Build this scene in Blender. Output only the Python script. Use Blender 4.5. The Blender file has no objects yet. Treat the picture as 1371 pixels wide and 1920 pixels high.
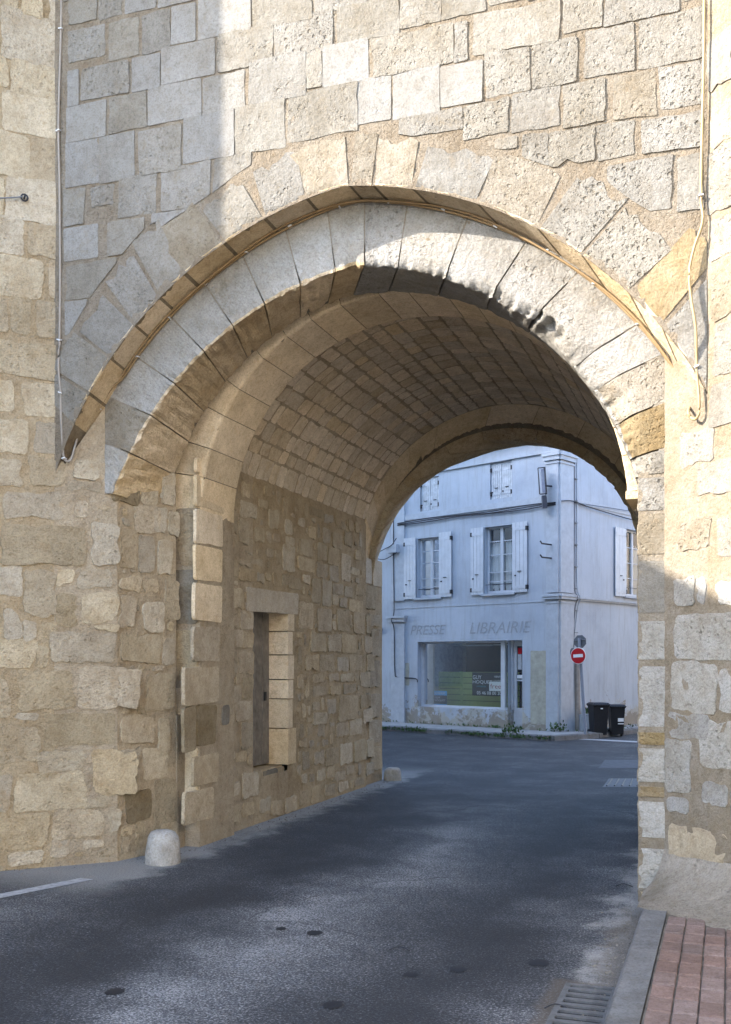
import bpy, math, random
from mathutils import Vector, Matrix, noise
random.seed(7)
sc = bpy.context.scene
COL = sc.collection
# ------------------------------------------------------------------ camera
YAW, FPX, EYE, HOR, CXP = math.radians(19.2), 1950.0, 1.75, 1240.0, 685.5
cd = bpy.data.cameras.new('camera'); cam = bpy.data.objects.new('camera', cd); COL.objects.link(cam)
cam.location = (0, 0, EYE); cam.rotation_euler = (math.radians(90), 0, YAW)
cd.sensor_fit = 'VERTICAL'; cd.sensor_height = 36; cd.lens = FPX / 1920 * 36
cd.shift_y = (HOR - 960) / 1920; cd.clip_start = .1; cd.clip_end = 600
sc.camera = cam
# ------------------------------------------------------------------ light
SUN_AZ = Vector((-.8695, -.494, 0)); ELEV = math.radians(27.5)
w = bpy.data.worlds.new('World'); sc.world = w; w.use_nodes = True
nt = w.node_tree; bg = nt.nodes['Background']
sky = nt.nodes.new('ShaderNodeTexSky'); sky.sky_type = 'NISHITA'; sky.sun_disc = False
sky.sun_elevation = ELEV; sky.sun_rotation = math.atan2(SUN_AZ.x, SUN_AZ.y)
sky.air_density = 1.0; sky.dust_density = 1.4; sky.ozone_density = 2.5
nt.links.new(sky.outputs[0], bg.inputs[0]); bg.inputs[1].default_value = .15
sd = bpy.data.lights.new('sun', 'SUN'); so = bpy.data.objects.new('sun', sd); COL.objects.link(so)
sd.energy = 2.0; sd.angle = math.radians(.55); sd.color = (1, .93, .835)
S = SUN_AZ.normalized() * math.cos(ELEV) + Vector((0, 0, math.sin(ELEV)))
so.rotation_euler = (-S).to_track_quat('-Z', 'Y').to_euler(); so.location = (-20, -12, 20)
sc.view_settings.view_transform = 'Standard'; sc.view_settings.look = 'None'
sc.view_settings.exposure = 3.2; sc.view_settings.gamma = 1
sc.cycles.max_bounces = 12; sc.cycles.diffuse_bounces = 8
sc.cycles.use_denoising = True
# ------------------------------------------------------------------ helpers
WL = {}
def link(o, parent=None):
    COL.objects.link(o)
    if parent is not None:
        o.parent = parent; o.matrix_parent_inverse = Matrix.Translation(-WL.get(parent.name, Vector()))
    return o
def thing(name, label, cat, loc, group=None):
    o = bpy.data.objects.new(name, None); COL.objects.link(o); o.location = loc; WL[o.name] = Vector(loc)
    o.empty_display_size = .2; o['label'] = label; o['category'] = cat
    if group: o['group'] = group
    return o
def mesh_obj(name, verts, faces, mats, parent=None, smooth=False, midx=None):
    me = bpy.data.meshes.new(name); me.from_pydata([tuple(v) for v in verts], [], faces)
    for m in (mats if isinstance(mats, (list, tuple)) else [mats]): me.materials.append(m)
    if midx: me.polygons.foreach_set('material_index', midx)
    if smooth: me.polygons.foreach_set('use_smooth', [True] * len(faces))
    me.update()
    return link(bpy.data.objects.new(name, me), parent)
class MB:
    def __init__(s): s.v = []; s.f = []; s.m = []
    def add(s, vs, fs, m=0):
        b = len(s.v); s.v += [Vector(v) for v in vs]; s.f += [tuple(b + i for i in f) for f in fs]; s.m += [m] * len(fs)
    def box(s, M, a, b, m=0):
        (x0, y0, z0), (x1, y1, z1) = a, b
        P = [M(x, y, z) for x in (x0, x1) for y in (y0, y1) for z in (z0, z1)]
        s.add(P, [(0, 1, 3, 2), (4, 6, 7, 5), (0, 4, 5, 1), (2, 3, 7, 6), (0, 2, 6, 4), (1, 5, 7, 3)], m)
    def tube(s, pts, r, n=7, m=0, cap=True):
        pts = [Vector(p) for p in pts]; rings = []
        up = Vector((0, 0, 1))
        for i, p in enumerate(pts):
            t = (pts[min(i + 1, len(pts) - 1)] - pts[max(i - 1, 0)]).normalized()
            a = t.cross(up)
            if a.length < .05: a = t.cross(Vector((1, 0, 0)))
            a.normalize(); b = t.cross(a)
            rr = r(i / (len(pts) - 1)) if callable(r) else r
            rings.append([p + a * rr * math.cos(2 * math.pi * k / n) + b * rr * math.sin(2 * math.pi * k / n) for k in range(n)])
        fs = []
        for i in range(len(pts) - 1):
            for k in range(n): fs.append((i * n + k, i * n + (k + 1) % n, (i + 1) * n + (k + 1) % n, (i + 1) * n + k))
        if cap: fs += [tuple(range(n)), tuple((len(pts) - 1) * n + k for k in range(n))]
        s.add([q for R in rings for q in R], fs, m)
    def lathe(s, c, prof, n=24, m=0, sy=1.0, wob=0.0):
        c = Vector(c); vs = []; fs = []
        for i, (r, z) in enumerate(prof):
            for k in range(n):
                an = 2 * math.pi * k / n; q = Vector((r * math.cos(an), r * math.sin(an) * sy, z))
                if wob: q *= 1 + wob * noise.noise(q * 9)
                vs.append(c + q)
        for i in range(len(prof) - 1):
            for k in range(n): fs.append((i * n + k, i * n + (k + 1) % n, (i + 1) * n + (k + 1) % n, (i + 1) * n + k))
        fs.append(tuple((len(prof) - 1) * n + k for k in range(n))); s.add(vs, fs, m)
    def build(s, name, mats, parent=None, smooth=False): return mesh_obj(name, s.v, s.f, mats, parent, smooth, s.m)
ID = lambda x, y, z: Vector((x, y, z))
def ray(x, y):
    k = (x - CXP) / FPX
    return Vector((k * math.cos(YAW) - math.sin(YAW), k * math.sin(YAW) + math.cos(YAW), (HOR - y) / FPX))
EYEV = Vector((0, 0, EYE))
class Fr:
    """a vertical plane: s along e, z up, h along the outward normal n"""
    def __init__(s, o, e, n): s.o = Vector((o[0], o[1], 0)); s.e = Vector((e[0], e[1], 0)).normalized(); s.n = Vector((n[0], n[1], 0)).normalized()
    def __call__(s, a, z, h=0.): return s.o + s.e * a + s.n * h + Vector((0, 0, z))
    def px(s, x, y):
        d = ray(x, y); t = (s.o - EYEV).dot(s.n) / d.dot(s.n); p = EYEV + d * t
        return (p - s.o).dot(s.e), p.z
    def rect(s, xl, xr, yt, yb):
        xm, ym = (xl + xr) / 2, (yt + yb) / 2
        return s.px(xl, ym)[0], s.px(xr, ym)[0], s.px(xm, yb)[1], s.px(xm, yt)[1]
    def box(s): return lambda a, z, h: s(a, z, h)
def catmull(P, n=8):
    P = [Vector(p) for p in P]; out = []
    for i in range(len(P) - 1):
        p0, p1, p2, p3 = P[max(i - 1, 0)], P[i], P[i + 1], P[min(i + 2, len(P) - 1)]
        for k in range(n):
            t = k / n
            out.append(.5 * (2 * p1 + (p2 - p0) * t + (2 * p0 - 5 * p1 + 4 * p2 - p3) * t * t + (3 * p1 - p0 - 3 * p2 + p3) * t ** 3))
    out.append(P[-1]); return out
# ------------------------------------------------------------------ materials
def nodes(name):
    m = bpy.data.materials.new(name); m.use_nodes = True; n = m.node_tree.nodes; return m, m.node_tree, n, m.node_tree.links, n['Principled BSDF']
def ramp(nt, stops, fac):
    r = nt.nodes.new('ShaderNodeValToRGB'); e = r.color_ramp.elements
    while len(e) < len(stops): e.new(.5)
    for k, (p, c) in zip(e, stops): k.position = p; k.color = (*c, 1) if len(c) == 3 else c
    nt.links.new(fac, r.inputs[0]); return r.outputs[0]
def math_n(nt, op, a, b=None, c=None):
    n = nt.nodes.new('ShaderNodeMath'); n.operation = op
    for i, v in enumerate((a, b, c)):
        if v is None: continue
        if isinstance(v, (int, float)): n.inputs[i].default_value = v
        else: nt.links.new(v, n.inputs[i])
    return n.outputs[0]
def mixc(nt, f, a, b, typ='MIX'):
    n = nt.nodes.new('ShaderNodeMix'); n.data_type = 'RGBA'; n.blend_type = typ
    for sck, v in ((n.inputs[0], f), (n.inputs[6], a), (n.inputs[7], b)):
        if isinstance(v, (int, float)): sck.default_value = v
        elif isinstance(v, tuple): sck.default_value = (*v, 1)
        else: nt.links.new(v, sck)
    return n.outputs[2]
def tex(nt, kind, vec, **kw):
    n = nt.nodes.new('ShaderNodeTex' + kind)
    if vec is not None: nt.links.new(vec, n.inputs['Vector'])
    for k, v in kw.items():
        if k in n.inputs: n.inputs[k].default_value = v
        else: setattr(n, k, v)
    return n
def mapr(nt, v, a, b, c=0., d=1.):
    n = nt.nodes.new('ShaderNodeMapRange'); n.interpolation_type = 'SMOOTHSTEP'
    nt.links.new(v, n.inputs[0])
    for i, q in enumerate((a, b, c, d)): n.inputs[i + 1].default_value = q
    return n.outputs[0]
ALB = {'white_limestone': .41, 'smooth_limestone': .42, 'pitted_limestone': .42, 'cream_limestone': .45, 'ochre_limestone': .54, 'grey_limestone': .84, 'rubble_limestone': .97,  # evens sun against shade by colour: front stones darkened, passage and left tower lightened
       'vault_limestone': 1.25, 'banded_limestone': 1.22, 'faced_voussoir': .53, 'worn_voussoir': .53, 'warmlit_broken_voussoir': 1.12, 'lintel_stone': 1.05, 'sand_mortar': .45, 'grey_mortar': .95,
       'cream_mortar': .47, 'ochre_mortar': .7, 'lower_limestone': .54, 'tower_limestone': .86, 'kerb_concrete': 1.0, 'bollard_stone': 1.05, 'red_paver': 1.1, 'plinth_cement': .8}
WARM = {'grey_limestone', 'rubble_limestone', 'vault_limestone', 'banded_limestone', 'warmlit_broken_voussoir', 'grey_mortar', 'tower_limestone', 'ochre_limestone', 'lintel_stone'}
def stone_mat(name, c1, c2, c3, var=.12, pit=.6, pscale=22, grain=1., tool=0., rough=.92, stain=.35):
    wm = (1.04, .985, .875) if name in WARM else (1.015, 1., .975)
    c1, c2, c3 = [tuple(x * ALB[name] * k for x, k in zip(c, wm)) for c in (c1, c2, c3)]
    m, nt, N, L, bs = nodes(name)
    tc = N.new('ShaderNodeTexCoord').outputs['Object']; oi = N.new('ShaderNodeObjectInfo').outputs['Random']
    off = N.new('ShaderNodeCombineXYZ')
    for i, k in enumerate((31., 17., 53.)): L.new(math_n(nt, 'MULTIPLY', oi, k), off.inputs[i])
    va = N.new('ShaderNodeVectorMath'); va.operation = 'ADD'; L.new(tc, va.inputs[0]); L.new(off.outputs[0], va.inputs[1]); vec = va.outputs[0]
    big = tex(nt, 'Noise', vec, Scale=4.5, Detail=5., Roughness=.6).outputs[0]
    col = ramp(nt, [(.32, c1), (.5, c2), (.68, c3)], big)
    r2 = math_n(nt, 'FRACT', math_n(nt, 'MULTIPLY', oi, 7.31)); r3 = math_n(nt, 'FRACT', math_n(nt, 'MULTIPLY', oi, 13.7))
    hs = N.new('ShaderNodeHueSaturation'); L.new(col, hs.inputs['Color'])
    L.new(mapr(nt, oi, 0, 1, 1 - var, 1 + var), hs.inputs['Value']); L.new(mapr(nt, r3, 0, 1, .88, 1.14), hs.inputs['Saturation'])
    fine = tex(nt, 'Noise', vec, Scale=70., Detail=4., Roughness=.7).outputs[0]
    mid = tex(nt, 'Noise', vec, Scale=19., Detail=6., Roughness=.7).outputs[0]
    col = mixc(nt, .55, hs.outputs[0], ramp(nt, [(.32, (.5, .47, .43)), (.52, (1, 1, 1)), (.72, (1.12, 1.12, 1.12))], fine), 'MULTIPLY')
    col = mixc(nt, .6, col, ramp(nt, [(.3, (.66, .62, .56)), (.5, (1, 1, 1)), (.7, (1.1, 1.1, 1.1))], mid), 'MULTIPLY')
    st = tex(nt, 'Noise', tc, Scale=2.1, Detail=8., Roughness=.7, Distortion=.6).outputs[0]
    col = mixc(nt, math_n(nt, 'MULTIPLY', mapr(nt, st, .55, .72), stain), col, (c3[0] * .8, c3[1] * .68, c3[2] * .5))
    mp = N.new('ShaderNodeMapping'); mp.inputs['Scale'].default_value = (1., 1., .38); L.new(tc, mp.inputs[0])
    sh = tex(nt, 'Noise', mp.outputs[0], Scale=1.6, Detail=8., Roughness=.66).outputs[0]        # rain streaks and soot, running over stones and joints alike
    col = mixc(nt, .75, col, ramp(nt, [(.30, (.74, .70, .64)), (.48, (.98, .97, .95)), (.62, (1.06, 1.05, 1.03))], sh), 'MULTIPLY')
    sm = tex(nt, 'Noise', tc, Scale=9., Detail=6., Roughness=.7).outputs[0]                      # mortar smeared over the stone edges
    col = mixc(nt, mapr(nt, sm, .56, .66, 0, .42), col, (c3[0] * 1.02, c3[1] * .93, c3[2] * .8))
    # pits
    wv = N.new('ShaderNodeVectorMath'); wv.operation = 'ADD'
    nz = tex(nt, 'Noise', vec, Scale=30., Detail=2.); sc_ = N.new('ShaderNodeVectorMath'); sc_.operation = 'SCALE'; sc_.inputs['Scale'].default_value = .03
    L.new(nz.outputs['Color'], sc_.inputs[0]); L.new(vec, wv.inputs[0]); L.new(sc_.outputs[0], wv.inputs[1])
    vo = tex(nt, 'Voronoi', wv.outputs[0], Scale=float(pscale)).outputs['Distance']
    vo2 = tex(nt, 'Voronoi', wv.outputs[0], Scale=float(pscale) * 2.7).outputs['Distance']
    mask = tex(nt, 'Noise', vec, Scale=5.5, Detail=3.).outputs[0]
    thr = math_n(nt, 'MULTIPLY', mapr(nt, math_n(nt, 'ADD', mask, math_n(nt, 'MULTIPLY', r2, .34)), .5, .85), pit)
    p1 = math_n(nt, 'MULTIPLY', mapr(nt, vo, .34, .12), thr)
    p2 = math_n(nt, 'MULTIPLY', mapr(nt, vo2, .36, .14), thr)
    pits = math_n(nt, 'ADD', p1, math_n(nt, 'MULTIPLY', p2, .55))
    h = math_n(nt, 'SUBTRACT', math_n(nt, 'MULTIPLY', tex(nt, 'Noise', vec, Scale=26., Detail=7., Roughness=.72).outputs[0], 1.1 * grain), math_n(nt, 'MULTIPLY', pits, .9))
    h = math_n(nt, 'ADD', h, math_n(nt, 'MULTIPLY', tex(nt, 'Noise', vec, Scale=6., Detail=3.).outputs[0], .9 * grain))
    if tool:
        wn = tex(nt, 'Wave', vec, Scale=14., Distortion=4., Detail=2.); wn.bands_direction = 'DIAGONAL'; wn.inputs['Detail Scale'].default_value = 2.
        h = math_n(nt, 'ADD', h, math_n(nt, 'MULTIPLY', wn.outputs[1], tool))
    col = mixc(nt, math_n(nt, 'MULTIPLY', pits, .32), col, (c3[0] * .55, c3[1] * .48, c3[2] * .38))
    L.new(col, bs.inputs['Base Color']); bs.inputs['Roughness'].default_value = rough; bs.inputs['Specular IOR Level'].default_value = .15
    bp = N.new('ShaderNodeBump'); bp.inputs['Strength'].default_value = 1.; bp.inputs['Distance'].default_value = .015
    L.new(h, bp.inputs['Height']); L.new(bp.outputs[0], bs.inputs['Normal'])
    return m
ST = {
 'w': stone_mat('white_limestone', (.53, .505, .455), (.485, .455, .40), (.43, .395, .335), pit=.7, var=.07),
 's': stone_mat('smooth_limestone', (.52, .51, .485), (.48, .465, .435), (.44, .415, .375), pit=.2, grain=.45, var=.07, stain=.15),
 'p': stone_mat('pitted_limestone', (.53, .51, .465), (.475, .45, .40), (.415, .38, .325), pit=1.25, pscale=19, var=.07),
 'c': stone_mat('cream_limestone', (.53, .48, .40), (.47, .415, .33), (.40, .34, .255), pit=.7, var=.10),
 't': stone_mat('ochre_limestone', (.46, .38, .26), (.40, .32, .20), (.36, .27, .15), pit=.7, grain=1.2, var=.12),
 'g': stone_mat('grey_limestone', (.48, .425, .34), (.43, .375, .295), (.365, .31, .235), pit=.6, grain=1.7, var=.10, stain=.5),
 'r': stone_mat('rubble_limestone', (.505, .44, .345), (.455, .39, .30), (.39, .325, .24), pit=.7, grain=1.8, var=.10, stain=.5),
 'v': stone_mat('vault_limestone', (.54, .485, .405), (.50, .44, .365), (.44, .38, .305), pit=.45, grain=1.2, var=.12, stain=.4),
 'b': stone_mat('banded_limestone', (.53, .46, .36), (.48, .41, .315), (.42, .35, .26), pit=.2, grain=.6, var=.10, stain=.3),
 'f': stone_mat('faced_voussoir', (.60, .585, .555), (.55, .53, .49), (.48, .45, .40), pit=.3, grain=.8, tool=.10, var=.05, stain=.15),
 'k': stone_mat('warmlit_broken_voussoir', (.55, .47, .365), (.49, .41, .31), (.42, .34, .24), pit=.5, grain=2.0, var=.12, stain=.4),  # undersides: tan of dirt and warm bounced light put into the stone colour
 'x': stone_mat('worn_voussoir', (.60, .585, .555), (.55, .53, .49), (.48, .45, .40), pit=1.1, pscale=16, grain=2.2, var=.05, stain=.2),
 'y': stone_mat('lower_limestone', (.60, .585, .55), (.55, .53, .48), (.47, .44, .38), pit=.6, grain=1.2, var=.10),  # paler copy of the white stone, lifts the shaded foot of the right side
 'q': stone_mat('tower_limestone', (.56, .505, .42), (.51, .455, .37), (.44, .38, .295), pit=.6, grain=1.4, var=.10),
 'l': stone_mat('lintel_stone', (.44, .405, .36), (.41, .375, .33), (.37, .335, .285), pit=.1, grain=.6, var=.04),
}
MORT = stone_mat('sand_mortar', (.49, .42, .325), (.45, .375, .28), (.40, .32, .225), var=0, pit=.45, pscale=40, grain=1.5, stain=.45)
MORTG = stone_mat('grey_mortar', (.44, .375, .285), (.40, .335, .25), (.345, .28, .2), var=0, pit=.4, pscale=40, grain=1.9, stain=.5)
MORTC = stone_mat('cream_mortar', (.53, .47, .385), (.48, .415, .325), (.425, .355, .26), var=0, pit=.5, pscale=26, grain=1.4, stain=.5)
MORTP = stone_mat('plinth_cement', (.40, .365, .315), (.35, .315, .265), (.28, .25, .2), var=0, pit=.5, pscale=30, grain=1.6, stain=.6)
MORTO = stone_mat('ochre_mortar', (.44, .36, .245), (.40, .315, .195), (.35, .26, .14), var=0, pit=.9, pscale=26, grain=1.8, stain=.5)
def plain(name, c, rough=.6, metal=0., var=.15, scale=12., bump=.0, spec=.3):
    m, nt, N, L, bs = nodes(name)
    tc = N.new('ShaderNodeTexCoord').outputs['Object']; n = tex(nt, 'Noise', tc, Scale=scale, Detail=6., Roughness=.65).outputs[0]
    lo = tuple(max(0, x * (1 - var)) for x in c); hi = tuple(min(1, x * (1 + var)) for x in c)
    L.new(ramp(nt, [(.3, lo), (.7, hi)], n), bs.inputs['Base Color'])
    bs.inputs['Roughness'].default_value = rough; bs.inputs['Metallic'].default_value = metal; bs.inputs['Specular IOR Level'].default_value = spec
    if bump:
        bp = N.new('ShaderNodeBump'); bp.inputs['Strength'].default_value = bump; bp.inputs['Distance'].default_value = .005
        L.new(tex(nt, 'Noise', tc, Scale=scale * 8, Detail=5.).outputs[0], bp.inputs['Height']); L.new(bp.outputs[0], bs.inputs['Normal'])
    return m
def plaster_mat():
    m, nt, N, L, bs = nodes('house_plaster')
    tcn = N.new('ShaderNodeTexCoord'); tc = tcn.outputs['Object']
    mp = N.new('ShaderNodeMapping'); mp.inputs['Scale'].default_value = (4., 4., .45); L.new(tc, mp.inputs[0])
    streak = tex(nt, 'Noise', mp.outputs[0], Scale=2.2, Detail=8., Roughness=.7).outputs[0]
    blot = tex(nt, 'Noise', tc, Scale=.9, Detail=8., Roughness=.65).outputs[0]
    sp = N.new('ShaderNodeSeparateXYZ'); L.new(tc, sp.inputs[0])
    col = ramp(nt, [(.3, (.32, .35, .395)), (.5, (.385, .42, .465)), (.7, (.42, .455, .50))], blot)
    col = mixc(nt, math_n(nt, 'MULTIPLY', mapr(nt, streak, .45, .7), .5), col, (.29, .30, .30))
    n3 = tex(nt, 'Noise', tc, Scale=3.2, Detail=9., Roughness=.7).outputs[0]
    low = math_n(nt, 'SUBTRACT', n3, math_n(nt, 'MULTIPLY', sp.outputs[2], .26))
    col = mixc(nt, mapr(nt, low, .34, .44, 0, .75), col, (.36, .335, .27))
    n4 = tex(nt, 'Noise', tc, Scale=2.0, Detail=10., Roughness=.75, Distortion=.4).outputs[0]
    peel = math_n(nt, 'SUBTRACT', n4, math_n(nt, 'MULTIPLY', sp.outputs[2], .2))
    pm = mapr(nt, peel, .415, .425)
    col = mixc(nt, math_n(nt, 'MULTIPLY', pm, .8), col, (.24, .205, .16))
    L.new(col, bs.inputs['Base Color']); bs.inputs['Roughness'].default_value = .9; bs.inputs['Specular IOR Level'].default_value = .15
    bp = N.new('ShaderNodeBump'); bp.inputs['Strength'].default_value = .5; bp.inputs['Distance'].default_value = .008
    h = math_n(nt, 'SUBTRACT', tex(nt, 'Noise', tc, Scale=40., Detail=5.).outputs[0], math_n(nt, 'MULTIPLY', pm, 1.2))
    L.new(h, bp.inputs['Height']); L.new(bp.outputs[0], bs.inputs['Normal'])
    return m
def road_mat():
    m, nt, N, L, bs = nodes('asphalt')
    tc = N.new('ShaderNodeTexCoord').outputs['Object']; sp = N.new('ShaderNodeSeparateXYZ'); L.new(tc, sp.inputs[0])
    wob = tex(nt, 'Noise', tc, Scale=.55, Detail=3.).outputs[0]
    x = math_n(nt, 'ADD', sp.outputs[0], math_n(nt, 'MULTIPLY', math_n(nt, 'SUBTRACT', wob, .5), 1.5))
    xf = mapr(nt, x, -6., 0.); xf.node.interpolation_type = 'LINEAR'
    g = lambda v: (v, v, v)
    band = ramp(nt, [(.0, g(.5)), (.20, g(.7)), (.40, g(.0)), (.57, g(1.)), (.75, g(.0)), (.90, g(.85)), (1., g(.4))], xf)
    fade = mapr(nt, sp.outputs[1], 9.5, 15.)           # wheel tracks show on the worn stretch before the gate
    band = mixc(nt, fade, band, g(.34))
    pat = tex(nt, 'Noise', tc, Scale=1.1, Detail=8., Roughness=.7).outputs[0]
    wear = math_n(nt, 'MULTIPLY_ADD', mapr(nt, pat, .3, .7), .34, math_n(nt, 'MULTIPLY', band, .58))
    ag = tex(nt, 'Noise', tc, Scale=75., Detail=4., Roughness=.75).outputs[0]
    ag2 = tex(nt, 'Voronoi', tc, Scale=85.)
    spk = math_n(nt, 'ADD', ag, math_n(nt, 'MULTIPLY', math_n(nt, 'SUBTRACT', wear, .5), .34))
    spk = math_n(nt, 'ADD', spk, math_n(nt, 'MULTIPLY', math_n(nt, 'SUBTRACT', ag2.outputs['Color'], .5), .16))
    col = ramp(nt, [(.38, (.018, .0185, .02)), (.5, (.043, .044, .047)), (.59, (.118, .117, .117)), (.69, (.28, .275, .27))], spk)
    dk = tex(nt, 'Noise', tc, Scale=2.3, Detail=4., Roughness=.5).outputs[0]
    col = mixc(nt, mapr(nt, dk, .68, .73, 0, .6), col, (.03, .03, .034))
    cw = N.new('ShaderNodeVectorMath'); cw.operation = 'ADD'; cn = tex(nt, 'Noise', tc, Scale=1.4, Detail=6.); cs = N.new('ShaderNodeVectorMath'); cs.operation = 'SCALE'; cs.inputs['Scale'].default_value = .8
    L.new(cn.outputs['Color'], cs.inputs[0]); L.new(tc, cw.inputs[0]); L.new(cs.outputs[0], cw.inputs[1])
    cv = tex(nt, 'Voronoi', cw.outputs[0], Scale=.55); cv.feature = 'DISTANCE_TO_EDGE'
    col = mixc(nt, math_n(nt, 'MULTIPLY', mapr(nt, cv.outputs['Distance'], .012, .004), math_n(nt, 'MULTIPLY', mapr(nt, pat, .45, .6), .7)), col, (.018, .018, .02))
    # dust along the walls
    dn = tex(nt, 'Noise', tc, Scale=2.2, Detail=7., Roughness=.7).outputs[0]
    ex = math_n(nt, 'ADD', sp.outputs[0], math_n(nt, 'MULTIPLY', math_n(nt, 'SUBTRACT', dn, .5), 1.1))
    dl = math_n(nt, 'MULTIPLY', mapr(nt, ex, -4.35, -4.65), math_n(nt, 'MULTIPLY', mapr(nt, sp.outputs[1], 6.4, 7.4), mapr(nt, sp.outputs[1], 17., 14.5)))
    dr = math_n(nt, 'MULTIPLY', mapr(nt, ex, -.85, -.6), mapr(nt, sp.outputs[1], 15., 8.))
    du = math_n(nt, 'MULTIPLY', math_n(nt, 'MAXIMUM', dl, dr), mapr(nt, ag, .3, .55, .35, .9))
    col = mixc(nt, du, col, (.26, .25, .23))
    ek = math_n(nt, 'ADD', sp.outputs[0], math_n(nt, 'MULTIPLY', math_n(nt, 'SUBTRACT', tex(nt, 'Noise', tc, Scale=5., Detail=9., Roughness=.75).outputs[0], .5), .75))
    dk2 = math_n(nt, 'MULTIPLY', mapr(nt, ek, -.78, -.60), mapr(nt, sp.outputs[1], 7.9, 7.2))
    gx = math_n(nt, 'ABSOLUTE', math_n(nt, 'ADD', sp.outputs[0], .685)); gy = math_n(nt, 'ABSOLUTE', math_n(nt, 'SUBTRACT', sp.outputs[1], 5.2))
    gd = math_n(nt, 'MAXIMUM', gx, math_n(nt, 'SUBTRACT', gy, .34)); gd = math_n(nt, 'ADD', gd, math_n(nt, 'MULTIPLY', math_n(nt, 'SUBTRACT', dn, .5), .22))
    dk2 = math_n(nt, 'MAXIMUM', dk2, mapr(nt, gd, .26, .18))
    col = mixc(nt, math_n(nt, 'MULTIPLY', dk2, mapr(nt, ag, .3, .6, .95, .6)), col, (.085, .068, .05))
    L.new(col, bs.inputs['Base Color']); bs.inputs['Roughness'].default_value = .78; bs.inputs['Specular IOR Level'].default_value = .3
    bp = N.new('ShaderNodeBump'); bp.inputs['Strength'].default_value = .7; bp.inputs['Distance'].default_value = .006
    L.new(math_n(nt, 'ADD', ag, math_n(nt, 'MULTIPLY', ag2.outputs['Distance'], .6)), bp.inputs['Height']); L.new(bp.outputs[0], bs.inputs['Normal'])
    return m
def glass_mat(name, tint=(.9, .95, .95), refl=.10):
    m, nt, N, L, bs = nodes(name); N.remove(bs)
    t = N.new('ShaderNodeBsdfTransparent'); t.inputs[0].default_value = (*tint, 1); g = N.new('ShaderNodeBsdfGlossy'); g.inputs['Roughness'].default_value = .02
    mx = N.new('ShaderNodeMixShader'); fr = N.new('ShaderNodeFresnel'); fr.inputs[0].default_value = 1.5
    L.new(math_n(nt, 'ADD', fr.outputs[0], refl - .04), mx.inputs[0]); L.new(t.outputs[0], mx.inputs[1]); L.new(g.outputs[0], mx.inputs[2]); L.new(mx.outputs[0], N['Material Output'].inputs[0]); return m
PLASTER = plaster_mat(); ROAD = road_mat(); GLASS = glass_mat('window_glass'); SHOPGLASS = glass_mat('shop_glass', (.75, .8, .78), .045)
PAINTW = plain('white_paint', (.47, .49, .515), .5, var=.1, scale=5, bump=.15)
PAINTG = plain('weathered_shutter_paint', (.43, .45, .47), .7, var=.25, scale=9, bump=.3)
STONEH = plain('house_trim_stone', (.375, .40, .43), .85, var=.12, scale=6, bump=.4)
DARK = plain('dark_iron', (.035, .035, .04), .55, .3); GREYM = plain('galvanised_steel', (.13, .137, .15), .6, .2, var=.1)
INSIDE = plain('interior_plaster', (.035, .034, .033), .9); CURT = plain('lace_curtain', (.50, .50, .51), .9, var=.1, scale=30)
GREEN = plain('green_panel_paint', (.28, .34, .12), .6, var=.08); BINP = plain('black_bin_plastic', (.016, .017, .02), .45, var=.1)
RED = plain('sign_red', (.42, .012, .018), .4, var=.05); WHITE = plain('sign_white', (.72, .72, .72), .5, var=.04); NAVY = plain('board_black', (.018, .02, .026), .5, var=.1)
BLUE = plain('board_blue', (.05, .40, .80), .5, var=.04); TEAL = plain('board_teal', (.02, .25, .30), .5); FREER = plain('poster_dark_red', (.28, .012, .05), .5)
WOODD = plain('grey_door_wood', (.20, .18, .155), .85, var=.4, scale=7, bump=.6); CABG = plain('pale_cable', (.26, .225, .185), .5, var=.08); CABB = plain('tan_cable', (.22, .145, .07), .5, var=.15)
CABY = plain('cream_cable', (.30, .22, .11), .5, var=.08); CLIP = plain('clip_plastic', (.6, .6, .6), .4)
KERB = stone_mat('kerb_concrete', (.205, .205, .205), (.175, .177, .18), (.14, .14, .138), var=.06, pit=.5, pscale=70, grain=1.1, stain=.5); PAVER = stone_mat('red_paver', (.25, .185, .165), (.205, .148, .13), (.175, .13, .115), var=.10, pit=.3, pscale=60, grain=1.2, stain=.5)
GRASS = plain('weed_green', (.045, .085, .02), .7, var=.5, scale=5); IRON = plain('cast_iron', (.12, .118, .115), .65, .4, var=.3, scale=20, bump=.5)
TILE = plain('roof_tile_clay', (.36, .27, .21), .85, var=.25); LETTER = plain('faded_letter_paint', (.285, .30, .315), .9, var=.15, scale=25)
PATCH = plain('yellow_plaster_patch', (.36, .345, .28), .92, var=.2, scale=7, bump=.5); MARK = plain('road_paint', (.31, .31, .31), .8, var=.35, scale=22, bump=.4)
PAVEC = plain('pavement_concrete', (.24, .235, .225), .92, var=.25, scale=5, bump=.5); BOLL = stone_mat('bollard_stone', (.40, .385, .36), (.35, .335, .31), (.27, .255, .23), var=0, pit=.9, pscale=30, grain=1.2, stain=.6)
DIRT = plain('gutter_dirt', (.13, .11, .085), .95, var=.4, scale=10, bump=1.); COVER = plain('worn_cover', (.075, .078, .085), .8, var=.3, scale=9, bump=.5); BOUT = plain('street_house_plaster', (.64, .60, .53), .9, var=.1, scale=2)
ROOFM = plain('street_roof', (.33, .2, .14), .9, var=.25, scale=6)
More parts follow.
